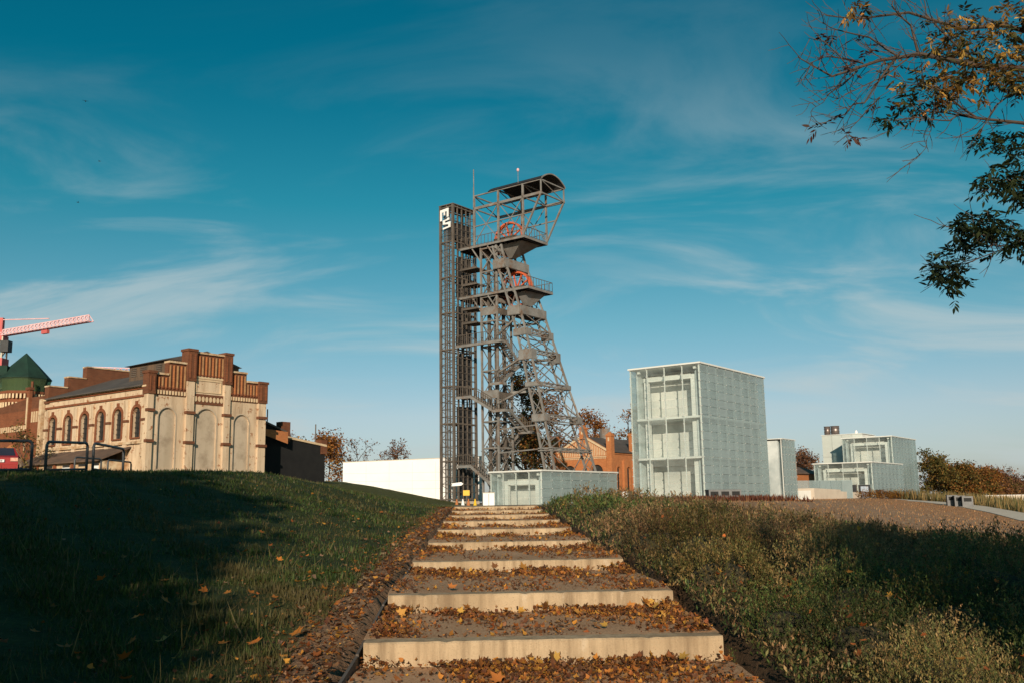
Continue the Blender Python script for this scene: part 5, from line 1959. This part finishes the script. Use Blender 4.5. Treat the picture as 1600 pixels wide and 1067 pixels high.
def mound_core(cx, cy, r, h, name, parent):
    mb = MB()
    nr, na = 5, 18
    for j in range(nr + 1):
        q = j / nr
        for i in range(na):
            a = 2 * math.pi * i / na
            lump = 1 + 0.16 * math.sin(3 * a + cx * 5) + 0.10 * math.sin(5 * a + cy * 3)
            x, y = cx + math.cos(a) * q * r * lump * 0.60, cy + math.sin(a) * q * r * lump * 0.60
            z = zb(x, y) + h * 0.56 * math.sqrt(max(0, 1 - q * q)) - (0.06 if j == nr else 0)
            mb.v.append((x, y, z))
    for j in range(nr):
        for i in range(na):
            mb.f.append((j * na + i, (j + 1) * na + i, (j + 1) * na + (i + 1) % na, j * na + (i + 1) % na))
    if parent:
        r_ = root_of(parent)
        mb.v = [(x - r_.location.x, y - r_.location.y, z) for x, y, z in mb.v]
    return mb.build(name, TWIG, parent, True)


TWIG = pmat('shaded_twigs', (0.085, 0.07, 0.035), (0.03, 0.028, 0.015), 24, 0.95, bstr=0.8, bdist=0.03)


def make_shrubs():
    rng = np.random.default_rng(21)
    pts = []
    tries = 0
    while tries < 14000:
        tries += 1
        Y = 4.6 * (38 / 4.6) ** rng.random()
        lo = float(stair_c(Y)) + 1.5 + 0.28 + 0.02 * Y
        hi = min(view_x(Y) + 1.0, 17)
        if hi < lo:
            continue
        X = rng.uniform(lo, hi)
        r = rng.uniform(0.55, 0.85) * (1 + 0.012 * Y)
        if Y < 8.5 and X < 2.9:
            r *= 0.62
        if X - r * 0.8 < float(stair_c(Y)) + 1.42:
            continue
        if Y > 35.5 - 0.45 * max(0, X - 5):
            continue
        if all((X - a) ** 2 + (Y - b) ** 2 > ((0.90 if Y < 15 else 0.8) * (r + c)) ** 2 for a, b, c, _ in pts):
            h = rng.uniform(0.40, 0.85) * (1.1 if Y < 13 else (0.72 if X < 7 else 0.28)) * (r / 0.7) ** 0.5
            h = min(h * 1.12, r * 1.0) if Y < 15 else min(h, r * 0.85)
            pts.append((X, Y, r, h))
    pts.sort(key=lambda p: p[1])
    farV, farC = [], []
    cores = []
    for i, (X, Y, r, h) in enumerate(pts):
        f = hills(np.array(X * 0.35), np.array(Y * 0.25))
        brown = (Y > 12.5 and X < 4.5 + 0.18 * Y and f > -0.45) or (f > 0.35)
        olive = not brown and f > 0.05
        cols = BROWNS if brown else (OLIVES if olive else GREENS)
        if Y < 17:
            n = int(np.interp(Y, [4.5, 9, 17], [1900, 1250, 600]) * max(0.35, (r / 0.7) ** 2))
            lv = 10 if Y < 11 else 8
            ls = np.interp(Y, [4.5, 10, 17], [0.017, 0.024, 0.040])
            P, N = mound_points(X, Y, r, h, n, rng)
            V, C = sprigs(P, N, rng.uniform(0.07, 0.17, n), cols, lv, ls, 0.38, rng, 0.45)
            tone = np.array([1, rng.uniform(0.88, 1.08), rng.uniform(0.8, 1.05)]) * rng.uniform(0.5, 1.35)
            kind = 'dry brown twiggy heather shrub beside the steps' if brown else ('olive mottled low shrub on the right bank' if olive else 'low green small leaved shrub on the right bank')
            t = thing('low_shrub', kind, 'shrub', (X, Y, zb(X, Y)), 0, 'brown heather shrubs' if brown else ('olive low shrubs' if olive else 'green low shrubs'))
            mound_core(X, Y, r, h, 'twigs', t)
            # a few taller bare or leafy stalks
            m = 26 if brown else 14
            P, N = mound_points(X, Y, r * 0.9, h, m, rng)
            V2, C2 = sprigs(P, N, rng.uniform(0.16, 0.30, m), BROWNS, 9, ls * 0.8, 0.25, rng, 0.75)
            np_mesh('foliage', np.concatenate([V, V2]), [(0, 1, 2, 3)], np.concatenate([C, C2]) * tone, LEAF, t)
        else:
            n = int(np.interp(Y, [17, 38], [260, 130]) * (r / 0.8) ** 2)
            P, N = mound_points(X, Y, r, h, n, rng)
            V, C = sprigs(P, N, rng.uniform(0.12, 0.24, n) * (1.0 if X < 7 else 0.5), cols, 6, np.interp(Y, [17, 38], [0.055, 0.09]), 0.35, rng, 0.5)
            farV.append(V)
            farC.append(C)
            cores.append(mound_core(X, Y, r, h, 'twigs', None))
    o = np_mesh('shrub_cover', np.concatenate(farV), [(0, 1, 2, 3)], np.concatenate(farC), LEAF)
    stuff(o)
    tag(o, 'distant mass of low brown and green shrubs up the right bank', 'shrubs')
    # the cores of the distant mass become one inner mesh of it
    vs, fs = [], []
    for c in cores:
        k = len(vs)
        vs += [tuple(v.co) for v in c.data.vertices]
        fs += [tuple(k + i for i in p.vertices) for p in c.data.polygons]
        bpy.data.objects.remove(c)
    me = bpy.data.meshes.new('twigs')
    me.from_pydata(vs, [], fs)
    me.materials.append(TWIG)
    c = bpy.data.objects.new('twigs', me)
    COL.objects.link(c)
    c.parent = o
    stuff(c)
    # low creeping cover between and to the right of the mounds
    n = 28000
    Y = 4.6 * (46 / 4.6) ** rng.random(n)
    lo = stair_c(np.clip(Y, 0, 40)) + 1.62
    hi = np.minimum(view_x(Y) + 1.5, 30)
    X = lo + (hi - lo) * rng.random(n)
    edge = 36 + 2 * hills(X * 0.4, X * 0.1) - 0.25 * np.clip(X - 5, 0, 30)
    k = (Y < edge + rng.normal(0, 1.6, n)) & ((Y > 13) | (rng.random(n) < 0.8))
    X, Y = X[k], Y[k]
    n = len(X)
    P = np.stack([X, Y, ground_z(X, Y)], 1)
    N = np.tile(np.array([0, 0, 1.0]), (n, 1))
    V, C = sprigs(P, N, rng.uniform(0.06, 0.18, n) * (1 + 0.008 * Y), GREENS[:3] + OLIVES + BROWNS[:2], 4, 0.04, 0.5, rng, 0.3)
    sc = (1 + 0.035 * np.clip(np.repeat(Y, 4) - 8, 0, 40))[:, None, None]
    m = V.mean(1, keepdims=True)
    V = m + (V - m) * sc
    o = np_mesh('ground_cover', V, [(0, 1, 2, 3)], C, LEAF)
    stuff(o)
    tag(o, 'creeping dark ground cover between the shrubs', 'ground cover')
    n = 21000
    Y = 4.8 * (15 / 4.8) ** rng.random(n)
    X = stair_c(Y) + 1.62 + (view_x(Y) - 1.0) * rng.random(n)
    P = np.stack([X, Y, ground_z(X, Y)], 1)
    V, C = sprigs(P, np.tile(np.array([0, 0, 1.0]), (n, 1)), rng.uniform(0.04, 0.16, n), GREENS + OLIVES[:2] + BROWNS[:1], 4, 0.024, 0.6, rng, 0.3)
    o = np_mesh('ground_cover', V, [(0, 1, 2, 3)], C * 0.55, LEAF)  # colour darkened to put shade into the gaps between the mounds
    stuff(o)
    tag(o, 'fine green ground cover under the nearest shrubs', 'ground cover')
    # fallen leaves caught in the shrubs
    n = 420
    Y = 5 * (32 / 5) ** rng.random(n)
    X = stair_c(Y) + 1.7 + rng.random(n) * (view_x(Y) - 1.5)
    Z = ground_z(X, Y) + 0.3
    for (a, b, r, h) in pts:
        q = ((X - a) ** 2 + (Y - b) ** 2) / r ** 2
        Z = np.where(q < 1, np.maximum(Z, ground_z(X, Y) + h * np.sqrt(np.clip(1 - q, 0, 1)) + 0.09), Z)
    V = place(MAPLE, np.stack([X, Y, Z], 1), rng.uniform(0, 6.28, n), rng.normal(0, 0.4, n), rng.normal(0, 0.5, n), rng.uniform(0.035, 0.07, n))
    o = np_mesh('fallen_leaves', V, MAPLE_F, pick(LIT[:3] + [(0.42, 0.12, 0.03)], n, 0.3, rng), LITTER)
    stuff(o)
    tag(o, 'scattered orange leaves caught on the right shrubs', 'leaves')


make_shrubs()


def tuft_field(name, label, cat, X, Y, hgt, cols, lean=0.3, width=0.05, seed=3, zadd=0.0):
    rng = np.random.default_rng(seed)
    n = len(X)
    Z = ground_z(X, Y) - 0.03 + zadd
    V = place(BLADE * np.array([width, 1, 1]), np.stack([X, Y, Z], 1), rng.uniform(0, 6.28, n), 1.45 - np.abs(rng.normal(0, lean, n)), rng.uniform(-0.5, 0.5, n), hgt)
    o = np_mesh(name, V, [(0, 1, 2, 3), (3, 2, 4)], pick(cols, n, 0.3, rng), LEAF)
    stuff(o)
    return tag(o, label, cat)


r3 = np.random.default_rng(8)
# dry yellow grass on the right
n = 7000
Y = r3.uniform(62, 112, n)
X = 41.8 + (Y - 86) * np.where(Y < 86, 0.26, 0.03) + r3.exponential(7.0, n)
tuft_field('dry_grass', 'tall straw coloured dry grass beside the right path', 'grass', X, Y, r3.uniform(0.5, 1.25, n), [(0.36, 0.24, 0.09), (0.28, 0.19, 0.08), (0.20, 0.16, 0.06), (0.10, 0.10, 0.04)], 0.25, 0.09)
# reddish dry ground cover before the glass cube
n = 5200
u = r3.random(n)
X = 8.5 + 11 * u + r3.normal(0, 0.8, n)
Y = 62 + 14 * r3.random(n) + 5 * u
tuft_field('red_ground_cover', 'reddish brown dry ground cover before the glass cube', 'ground cover', X, Y, r3.uniform(0.25, 0.6, n), [(0.15, 0.045, 0.025), (0.10, 0.035, 0.022), (0.20, 0.08, 0.035)], 0.6, 0.22, 4)
# short rough growth over the bare slope
n = 15000
Y = 38 * (110 / 38) ** r3.random(n)
X = 2 + r3.random(n) * (view_x(Y) - 1)
k = (X > 5 + 0.2 * (Y - 38)) & (np.abs(X - np.interp(Y, [50, 61, 72, 86, 95, 112], [29.5, 33.0, 36.5, 40.2, 40.8, 40.5])) > 1.7)
X, Y = X[k], Y[k]
n = len(X)
tuft_field('rough_growth', 'short brown rough growth over the bare slope', 'ground cover', X, Y, r3.uniform(0.05, 0.16, n), [(0.44, 0.23, 0.105), (0.32, 0.18, 0.095), (0.50, 0.28, 0.125), (0.27, 0.20, 0.13)], 0.7, 0.5, 5)
# pale dead stalks
n = 1500
Y = 34 * (52 / 34) ** r3.random(n)
X = 3.5 + r3.random(n) * (view_x(Y) * 0.6 - 3)
tuft_field('dead_stalks', 'pale brown dead stalks along the upper edge of the shrubs', 'ground cover', X, Y, r3.uniform(0.2, 0.5, n), [(0.22, 0.14, 0.075), (0.16, 0.10, 0.055)], 0.35, 0.06, 6)


def make_hedge():
    for k in range(13):
        x, y = 36.9 + k * 0.62, 103.5 + k * 0.45
        z = zb(x, y)
        t = thing('hedge_plant', 'low yellow orange hedge plant in the row before the cream wall', 'shrub', (x, y, z), 0, 'plants of the yellow hedge row')
        rng = np.random.default_rng(100 + k)
        n = 260
        P = rng.normal(0, 1, (n, 3)) * np.array([0.26, 0.26, 0.25]) + np.array([x, y, z + 0.42])
        V = place(LEAF4, P, rng.uniform(0, 6.28, n), rng.uniform(-0.8, 1.2, n), rng.uniform(-1, 1, n), rng.uniform(0.10, 0.2, n))
        np_mesh('foliage', V, [(0, 1, 2, 3)], pick([(0.34, 0.17, 0.03), (0.24, 0.10, 0.025), (0.12, 0.06, 0.02)], n, 0.3, rng), LEAF, t)
        MB().tube([(0, 0, z - 0.05), (0.03, 0, z + 0.25), (0.0, 0.04, z + 0.5)], [0.04, 0.03, 0.015], 5).build('stem', BARK, t)


make_hedge()


# ------------------------------------------------------------------ trees
def grow(rng, base, height, spread, levels=3, first=0.3, r0=0.18, lean=(0, 0), nl=(6, 5, 4)):
    """returns list of (points, radii) and twig tips"""
    tubes, tips = [], []
    top = Vector((base[0] + lean[0], base[1] + lean[1], base[2] + height * 0.9))
    b = Vector(base)
    pts = [b.lerp(top, u) + Vector((rng.normal(0, 0.02), rng.normal(0, 0.02), 0)) * height * (u > 0) for u in np.linspace(0, 1, 7)]
    tubes.append((pts, [r0 * (1 - 0.85 * u) for u in np.linspace(0, 1, 7)]))

    def branch(p, d, length, r, lvl):
        n = 5
        q = [p.copy()]
        dd = d.copy()
        for i in range(n):
            dd = (dd + Vector(rng.normal(0, 0.16, 3)) + Vector((0, 0, 0.07))).normalized()
            q.append(q[-1] + dd * (length / n))
        tubes.append((q, [r * (1 - 0.8 * i / n) for i in range(n + 1)]))
        if lvl >= levels:
            tips.extend(q[1:])
            return
        for k in range(nl[lvl]):
            u = rng.uniform(0.3, 1.0)
            i = min(int(u * n), n - 1)
            s = q[i].lerp(q[i + 1], u * n - i)
            ax = Vector(rng.normal(0, 1, 3)).normalized()
            nd_ = (dd * 0.65 + ax * 0.75).normalized()
            branch(s, nd_, length * rng.uniform(0.45, 0.65), r * 0.5, lvl + 1)
    for k in range(nl[0] + 2):
        u = first + (0.98 - first) * (k + rng.random()) / (nl[0] + 2)
        p = b.lerp(top, u)
        a = k * 2.4 + rng.uniform(-0.4, 0.4)
        el = 0.25 + 0.9 * u
        d = Vector((math.cos(a) * math.cos(el), math.sin(a) * math.cos(el), math.sin(el)))
        branch(p, d, spread * (1.15 - 0.5 * abs(u - 0.5)) * rng.uniform(0.8, 1.1), r0 * 0.45, 1)
    return tubes, tips


def make_tree(name, label, x, y, height, spread, cols, leaves, lsize, seed, group=None, scatter=0.4, r0=None, first=0.28, levels=3, z=None, lean=(0, 0)):
    rng = np.random.default_rng(seed)
    z = zb(x, y) - 0.1 if z is None else z
    t = thing(name, label, 'tree', (x, y, z), 0, group)
    tubes, tips = grow(rng, (0, 0, z), height, spread, levels, first, r0 or height * 0.022, lean)
    mb = MB()
    for i, (p, r) in enumerate(tubes):
        mb.tube(p, r, 6 if i == 0 else (4 if r[0] > 0.03 else 3), cap=False)
    mb.build('trunk', BARK, t)
    if leaves:
        T = np.array([tuple(q) for q in tips])
        # some twigs hold many leaves, others none, so the crown has gaps and clumps
        w = rng.random(len(T)) ** 2.2
        idx = rng.choice(len(T), leaves, p=w / w.sum())
        P = T[idx] + rng.normal(0, scatter, (leaves, 3)) * np.array([1, 1, 0.8]) + np.array([x, y, 0])
        V = place(LEAF4 * np.array([1.5, 1, 1]), P, rng.uniform(0, 6.28, leaves), rng.uniform(-1.2, 1.0, leaves), rng.uniform(-1, 1, leaves), lsize * rng.uniform(0.6, 1.3, leaves))
        C = pick(cols, len(T), 0.25, rng)[idx] * rng.uniform(0.75, 1.25, (leaves, 1))
        np_mesh('crown', V, [(0, 1, 2, 3)], C, LEAF, t)
    return t


RUST = [(0.32, 0.13, 0.035), (0.24, 0.095, 0.03), (0.38, 0.18, 0.045), (0.16, 0.08, 0.03)]
OLIVE = [(0.17, 0.13, 0.035), (0.12, 0.105, 0.03), (0.25, 0.145, 0.04), (0.08, 0.08, 0.025)]
BROWNR = [(0.21, 0.10, 0.055), (0.27, 0.13, 0.06), (0.15, 0.08, 0.05)]
# behind the headframe
make_tree('oak_tree', 'tall dark brown tree directly behind the headframe', 1.4, 137.0, 16.5, 4.6, RUST + OLIVE, 7500, 0.34, 1, None, 0.5, first=0.12)
make_tree('oak_tree', 'rusty dense tree between headframe legs and brick hall', 5.4, 150.0, 15.0, 4.4, RUST, 4600, 0.36, 2, None, 0.5, first=0.15)
make_tree('birch_tree', 'sparse orange leaved tree behind the brick hall gable', 13.4, 158.0, 13.0, 4.0, [(0.34, 0.15, 0.04), (0.26, 0.10, 0.03)], 4200, 0.32, 3, None, 0.5, first=0.15)
make_tree('birch_tree', 'thin half bare tree beside the tall glass cube', 18.6, 156.0, 13.0, 3.6, [(0.36, 0.17, 0.05), (0.25, 0.12, 0.05)], 2400, 0.32, 4, None, 0.45)
make_tree('bare_tree', 'dark shrubby tree at the headframe foot', 1.0, 126.0, 8.0, 3.8, OLIVE + RUST[:2], 5200, 0.32, 5, None, 0.5, first=0.05)
# left of the white wall
make_tree('bare_tree', 'bare grey brown tree beside the shade-darkened shed', -37.5, 158.0, 6.6, 3.2, BROWNR, 500, 0.3, 6, None, 0.3, levels=3)
make_tree('oak_tree', 'rusty leaved tree behind the white wall end', -29.0, 152.0, 6.2, 3.2, RUST, 4200, 0.36, 7, None, 0.55, first=0.12)
make_tree('bare_tree', 'bare twiggy tree right behind the white wall', -27.0, 166.0, 7.0, 3.0, BROWNR, 500, 0.3, 8, None, 0.3)
make_tree('bare_tree', 'round reddish bare crown showing over the white wall', -24.0, 190.0, 7.2, 3.6, BROWNR, 1600, 0.33, 9, None, 0.35)
make_tree('oak_tree', 'low brown thicket tree beside the white wall', -33.0, 148.0, 4.0, 2.8, RUST + OLIVE, 2400, 0.36, 10, None, 0.5, first=0.1)
# between the glass buildings
make_tree('oak_tree', 'reddish brown tree behind the low shed chimney', 53.0, 190.0, 7.4, 4.0, BROWNR, 3400, 0.42, 11, None, 0.6, first=0.15)
make_tree('oak_tree', 'brown tree half hidden by the right glass block', 58.0, 196.0, 7.0, 4.0, BROWNR, 3000, 0.42, 12, None, 0.6, first=0.15)
# tree line on the right
RT = [(.437, 166, 5.6, 3.6, OLIVE, 'olive brown tree next to the right glass block'), (.450, 172, 5.4, 3.6, OLIVE + RUST, 'broad olive and rust tree in the right tree line'),
      (.461, 168, 5.0, 3.4, RUST + OLIVE, 'golden brown tree in the right tree line'), (.474, 178, 5.0, 3.4, OLIVE + RUST, 'yellowish brown crown in the middle of the right tree line'),
      (.484, 184, 4.6, 3.2, RUST, 'rust coloured round tree behind the right bins'), (.494, 190, 4.4, 3.2, BROWNR + RUST, 'russet tree above the low white wall'),
      (.508, 205, 4.2, 3.0, BROWNR + OLIVE[:1], 'darker bare topped tree above the low white wall'), (.520, 222, 3.2, 3.0, BROWNR, 'small reddish tree at the low end of the tree line'),
      (.534, 224, 4.4, 3.4, BROWNR, 'purplish brown tree at the far end of the tree line'), (.550, 220, 5.2, 3.6, BROWNR, 'tall purplish tree past the end of the low white wall'),
      (.444, 184, 5.4, 3.4, BROWNR, 'brown tree standing behind the olive tree')]
for i, (k, y, h, s, c, lab) in enumerate(RT):
    make_tree('oak_tree', lab, k * y, y, h * (0.86, 0.56, 0.74, 0.60, 0.82, 0.58, 0.80, 0.6, 0.7, 0.78, 0.5)[i], s * (0.9, 0.75, 0.8)[i % 3], c, 5200, 0.34, 20 + i, None, 0.5, first=0.04)
# small leafless bush by the brick workshop
make_tree('garden_bush', 'dark small bush against the red brick workshop', -35.3, 69.5, 3.4, 1.4, OLIVE, 700, 0.16, 31, None, 0.2, first=0.1)
# unseen trees added behind the viewer on the left so their crowns shade the lawn
for i, (x, y, h, s) in enumerate(((-4.0, -8.0, 6.0, 1.5), (-5.3, -3.2, 4.6, 1.5), (-8.0, 0.6, 4.8, 1.9), (-10.5, 4.0, 4.6, 1.9), (-6.0, -12.0, 9.0, 2.3), (-9.0, -4.0, 9.0, 3.2), (-12.5, -11.0, 14.0, 3.8), (-16.5, -3.0, 12.5, 4.2), (-20.5, -12.0, 16.0, 4.8), (-10.5, -19.0, 14.5, 3.6))):
    make_tree('unseen_shade_tree', 'unseen leafy tree on the left, added so its crown shades the lawn', x, y, h, s, OLIVE, 6000 if h > 6 else 2600, 0.40 if h > 6 else 0.26, 40 + i, 'unseen shade trees on the left', 0.7 if h > 6 else 0.4, first=0.08, levels=2)


for i, (x, y, h, s, f, lab) in enumerate(((5.4, -4.4, 6.9, 1.5, 0.66, 'small unseen round crowned tree nearest the steps, added to shade the right shrubs'), (8.4, -4.0, 7.2, 1.7, 0.66, 'second unseen round crowned tree from the steps, added to shade the right shrubs'),
                                          (11.8, -3.4, 7.4, 1.8, 0.62, 'third unseen round crowned tree from the steps, added to shade the right shrubs'), (3.9, -7.0, 7.2, 1.2, 0.72, 'slender unseen tree closest to the steps, added to shade the middle shrubs'), (6.3, -2.6, 4.0, 0.9, 0.5, 'little unseen bushy tree added to shade the near right shrubs'))):
    make_tree('unseen_shade_tree', lab, x, y, h, s, OLIVE, 5000, 0.30, 62 + i, None, 0.42, first=f, levels=2)  # unseen trees added behind the viewer, crowns shaped to shade the right shrubs


# ---- ash tree whose boughs hang in from the right
def make_ash():
    rng = np.random.default_rng(77)
    z0 = zb(8.0, 9.2) - 0.1
    t = thing('ash_tree', 'ash tree with half bare boughs and drooping green leaf clusters overhead', 'tree', (8.0, 9.2, z0))
    M = cam.matrix_world.to_3x3()

    def at(px, py, Y):
        d = M @ Vector(((px - 800) / 1500, (533.5 - py) / 1500, -1))
        return d * (Y / d.y) - Vector((8.0, 9.2, 0))
    mb = MB()
    mb.tube([(0, 0, z0), (0.05, 0, 1.0), (-0.1, 0.05, 2.6), (-0.25, 0.0, 4.4), (-0.2, 0.1, 6.2), (0, 0, 7.6)], [0.30, 0.24, 0.20, 0.15, 0.09, 0.03], 12)
    boughs = [  # (start on trunk z, picture points, depths, radius)
        (3.4, [(1640, 215), (1600, 193), (1523, 185), (1456, 173)], [9.0, 9.0, 8.9, 8.8], 0.040),
        (3.9, [(1660, 130), (1600, 108), (1528, 103), (1438, 85), (1375, 95), (1300, 120), (1247, 90)], [9.2, 9.1, 9.0, 8.9, 8.9, 8.8, 8.8], 0.060),
        (4.3, [(1640, 60), (1570, 40), (1500, 45), (1420, 20), (1340, 30), (1290, 25)], [9.4, 9.3, 9.3, 9.3, 9.2, 9.2], 0.045),
        (2.4, [(1640, 360), (1600, 373), (1573, 387), (1510, 412), (1487, 445)], [8.6, 8.5, 8.5, 8.4, 8.4], 0.016),
        (2.8, [(1640, 290), (1600, 280), (1560, 285)], [8.7, 8.6, 8.6], 0.014),
        (4.6, [(1680, -20), (1600, -40), (1500, -60), (1400, -70)], [9.6, 9.6, 9.7, 9.7], 0.05)]
    twigs = []
    for z, pp, dd, r in boughs:
        pts = [Vector((-0.22, 0.02, z))] + [at(p[0], p[1], d) for p, d in zip(pp, dd)]
        r = r * 0.62
        rs = [r * 1.6] + [r * (1 - 0.85 * i / (len(pp) - 1)) for i in range(len(pp))]
        mb.tube(pts, rs, 7)
        twigs.append((pts, r))
    extra = [([(1407, 86), (1352, 157), (1320, 175), (1283, 196)], 8.9, 0.012), ([(1375, 148), (1345, 185), (1318, 218)], 8.9, 0.008), ([(1456, 165), (1457, 205), (1447, 232), (1420, 258)], 8.8, 0.006),
             ([(1438, 86), (1420, 40), (1395, 10), (1385, -20)], 9.0, 0.014), ([(1400, 88), (1360, 60), (1310, 50), (1285, 35)], 9.0, 0.012), ([(1350, 100), (1300, 85), (1270, 100), (1255, 130)], 8.9, 0.009),
             ([(1340, 110), (1300, 150), (1270, 170)], 8.9, 0.008), ([(1528, 103), (1480, 60), (1450, 20), (1440, -10)], 9.1, 0.014), ([(1523, 185), (1480, 150), (1440, 130), (1400, 132)], 8.9, 0.012),
             ([(1600, 110), (1570, 150), (1545, 185), (1530, 215)], 8.9, 0.012), ([(1330, 105), (1290, 70), (1262, 60)], 8.9, 0.007), ([(1420, 88), (1385, 120), (1350, 135), (1300, 160)], 8.9, 0.009),
             ([(1523, 186), (1500, 178), (1470, 190), (1430, 180), (1395, 190)], 8.8, 0.010), ([(1510, 412), (1490, 405), (1460, 420)], 8.4, 0.005), ([(1573, 387), (1530, 370), (1480, 355)], 8.5, 0.008)]
    for pp, d, r in extra:
        pts = [at(p[0], p[1], d + 0.1 * math.sin(i * 2 + p[0])) for i, p in enumerate(pp)]
        # soften the polyline
        sm = []
        for i in range(len(pts) - 1):
            for u in (0, 0.5):
                sm.append(pts[i].lerp(pts[i + 1], u) + Vector(rng.normal(0, 0.012, 3)))
        sm.append(pts[-1])
        mb.tube(sm, [r * (1 - 0.75 * i / (len(sm) - 1)) for i in range(len(sm))], 5)
        twigs.append((sm, r))
    # fine twigs off every bough
    ends = []
    for pts, r in twigs:
        for i in range(len(pts) - 1):
            a, b = pts[i], pts[i + 1]
            if a.x > -1.5 and i == 0 and r > 0.03:
                continue
            L = (b - a).length
            for k in range(int(L / 0.05)):
                s = a.lerp(b, rng.random())
                d = ((b - a).normalized() * 0.8 + Vector(rng.normal(0, 0.55, 3)) + Vector((0, 0, 0.12))).normalized()
                q = [s]
                ln = rng.uniform(0.12, 0.42)
                for j in range(4):
                    d = (d + Vector(rng.normal(0, 0.16, 3)) + Vector((0, 0, 0.05))).normalized()
                    q.append(q[-1] + d * ln / 4)
                mb.tube(q, [0.0045, 0.004, 0.0035, 0.003, 0.0022], 3, cap=False)
                ends.append(q)
                if rng.random() < 0.7:
                    d2 = (d + Vector(rng.normal(0, 0.6, 3))).normalized()
                    q2 = [q[2]]
                    for j in range(3):
                        d2 = (d2 + Vector(rng.normal(0, 0.15, 3)) + Vector((0, 0, 0.06))).normalized()
                        q2.append(q2[-1] + d2 * ln * 0.18)
                    mb.tube(q2, [0.0035, 0.003, 0.0025, 0.002], 3, cap=False)
    mb.build('trunk', BARK, t)
    # compound leaves in clumps: (picture x, y, half sizes, depth, count, palette)
    GR = [(0.030, 0.045, 0.018), (0.040, 0.055, 0.02), (0.022, 0.035, 0.016)]
    AU = [(0.60, 0.36, 0.08), (0.48, 0.25, 0.06), (0.16, 0.12, 0.035), (0.06, 0.065, 0.025), (0.08, 0.075, 0.025), (0.22, 0.12, 0.04)]
    PK = [(0.14, 0.06, 0.05), (0.10, 0.045, 0.035)]
    clumps = [(1570, 60, 55, 50, 9.1, 74, AU), (1500, 55, 48, 42, 9.2, 58, AU), (1540, 110, 60, 28, 9.0, 62, AU), (1475, 90, 38, 26, 9.0, 34, AU), (1445, 140, 36, 32, 8.9, 44, AU), (1425, 165, 26, 16, 8.9, 16, GR),
              (1490, 135, 30, 22, 8.9, 26, AU), (1575, 130, 40, 24, 9.0, 34, AU), (1335, 15, 26, 14, 9.2, 14, AU), (1395, 110, 14, 14, 8.9, 6, AU), (1545, 215, 26, 16, 8.9, 16, GR), (1585, 225, 26, 20, 8.8, 26, GR),
              (1555, 275, 30, 18, 8.6, 34, GR), (1595, 295, 26, 22, 8.6, 34, GR), (1500, 350, 28, 16, 8.5, 28, GR), (1548, 350, 34, 22, 8.5, 48, GR), (1590, 370, 26, 24, 8.5, 40, GR), (1510, 385, 18, 14, 8.4, 14, GR),
              (1473, 415, 24, 22, 8.4, 34, GR), (1485, 440, 18, 16, 8.4, 18, GR), (1600, 20, 40, 40, 9.3, 40, AU), (1660, 150, 50, 60, 9.2, 60, AU), (1660, 320, 50, 60, 8.7, 60, GR), (1640, 60, 60, 60, 9.5, 60, AU),
              (1550, -60, 80, 50, 9.6, 60, AU), (1430, -60, 60, 40, 9.6, 30, AU), (1355, 70, 16, 12, 8.9, 5, PK), (1320, 100, 16, 12, 8.9, 5, PK), (1300, 60, 20, 20, 8.9, 5, PK), (1285, 195, 8, 6, 8.9, 4, PK),
              (1320, 215, 12, 8, 8.9, 5, PK), (1388, 187, 5, 5, 8.8, 7, GR), (1380, 160, 12, 10, 8.9, 4, PK)]
    LP = np.array([(0, 0, 0), (0.14, 0.35, 0.03), (0.10, 0.7, 0.03), (0, 1, 0), (-0.10, 0.7, 0.03), (-0.14, 0.35, 0.03)])
    Vs, Cs = [], []
    org = np.array([8.0, 9.2, 0])
    for px, py, hx, hy, Y, n, pal in clumps:
        for _ in range(int(n * (1.15 if pal is not GR else 1.5))):
            g = rng.normal(0, 0.5, 2)
            c = np.array(tuple(at(px + g[0] * hx, py + g[1] * hy, Y + rng.normal(0, 0.25)))) + org
            yaw, el = rng.uniform(0, 6.28), rng.uniform(-1.0, 0.25)
            ax = np.array([math.cos(yaw) * math.cos(el), math.sin(yaw) * math.cos(el), math.sin(el)])
            L = rng.uniform(0.08, 0.17)
            col = pick(pal, 1, 0.25, rng)
            m = 7
            us = np.array([0.3, 0.3, 0.55, 0.55, 0.8, 0.8, 1.0])
            sd = np.array([1, -1, 1, -1, 1, -1, 0])
            P = c[None] + ax[None] * (us[:, None] * L)
            V = place(LP * np.array([1.15, 1, 1]), P, yaw + sd * 0.95, np.full(m, el) + rng.normal(0, 0.2, m), rng.normal(0, 0.5, m), rng.uniform(0.055, 0.09, m))
            Vs.append(V)
            Cs.append(np.repeat(col, m, 0) * rng.uniform(0.85, 1.15, (m, 1)))
    np_mesh('crown', np.concatenate(Vs), [(0, 1, 2, 3, 4, 5)], np.concatenate(Cs), LEAF, t)


make_ash()
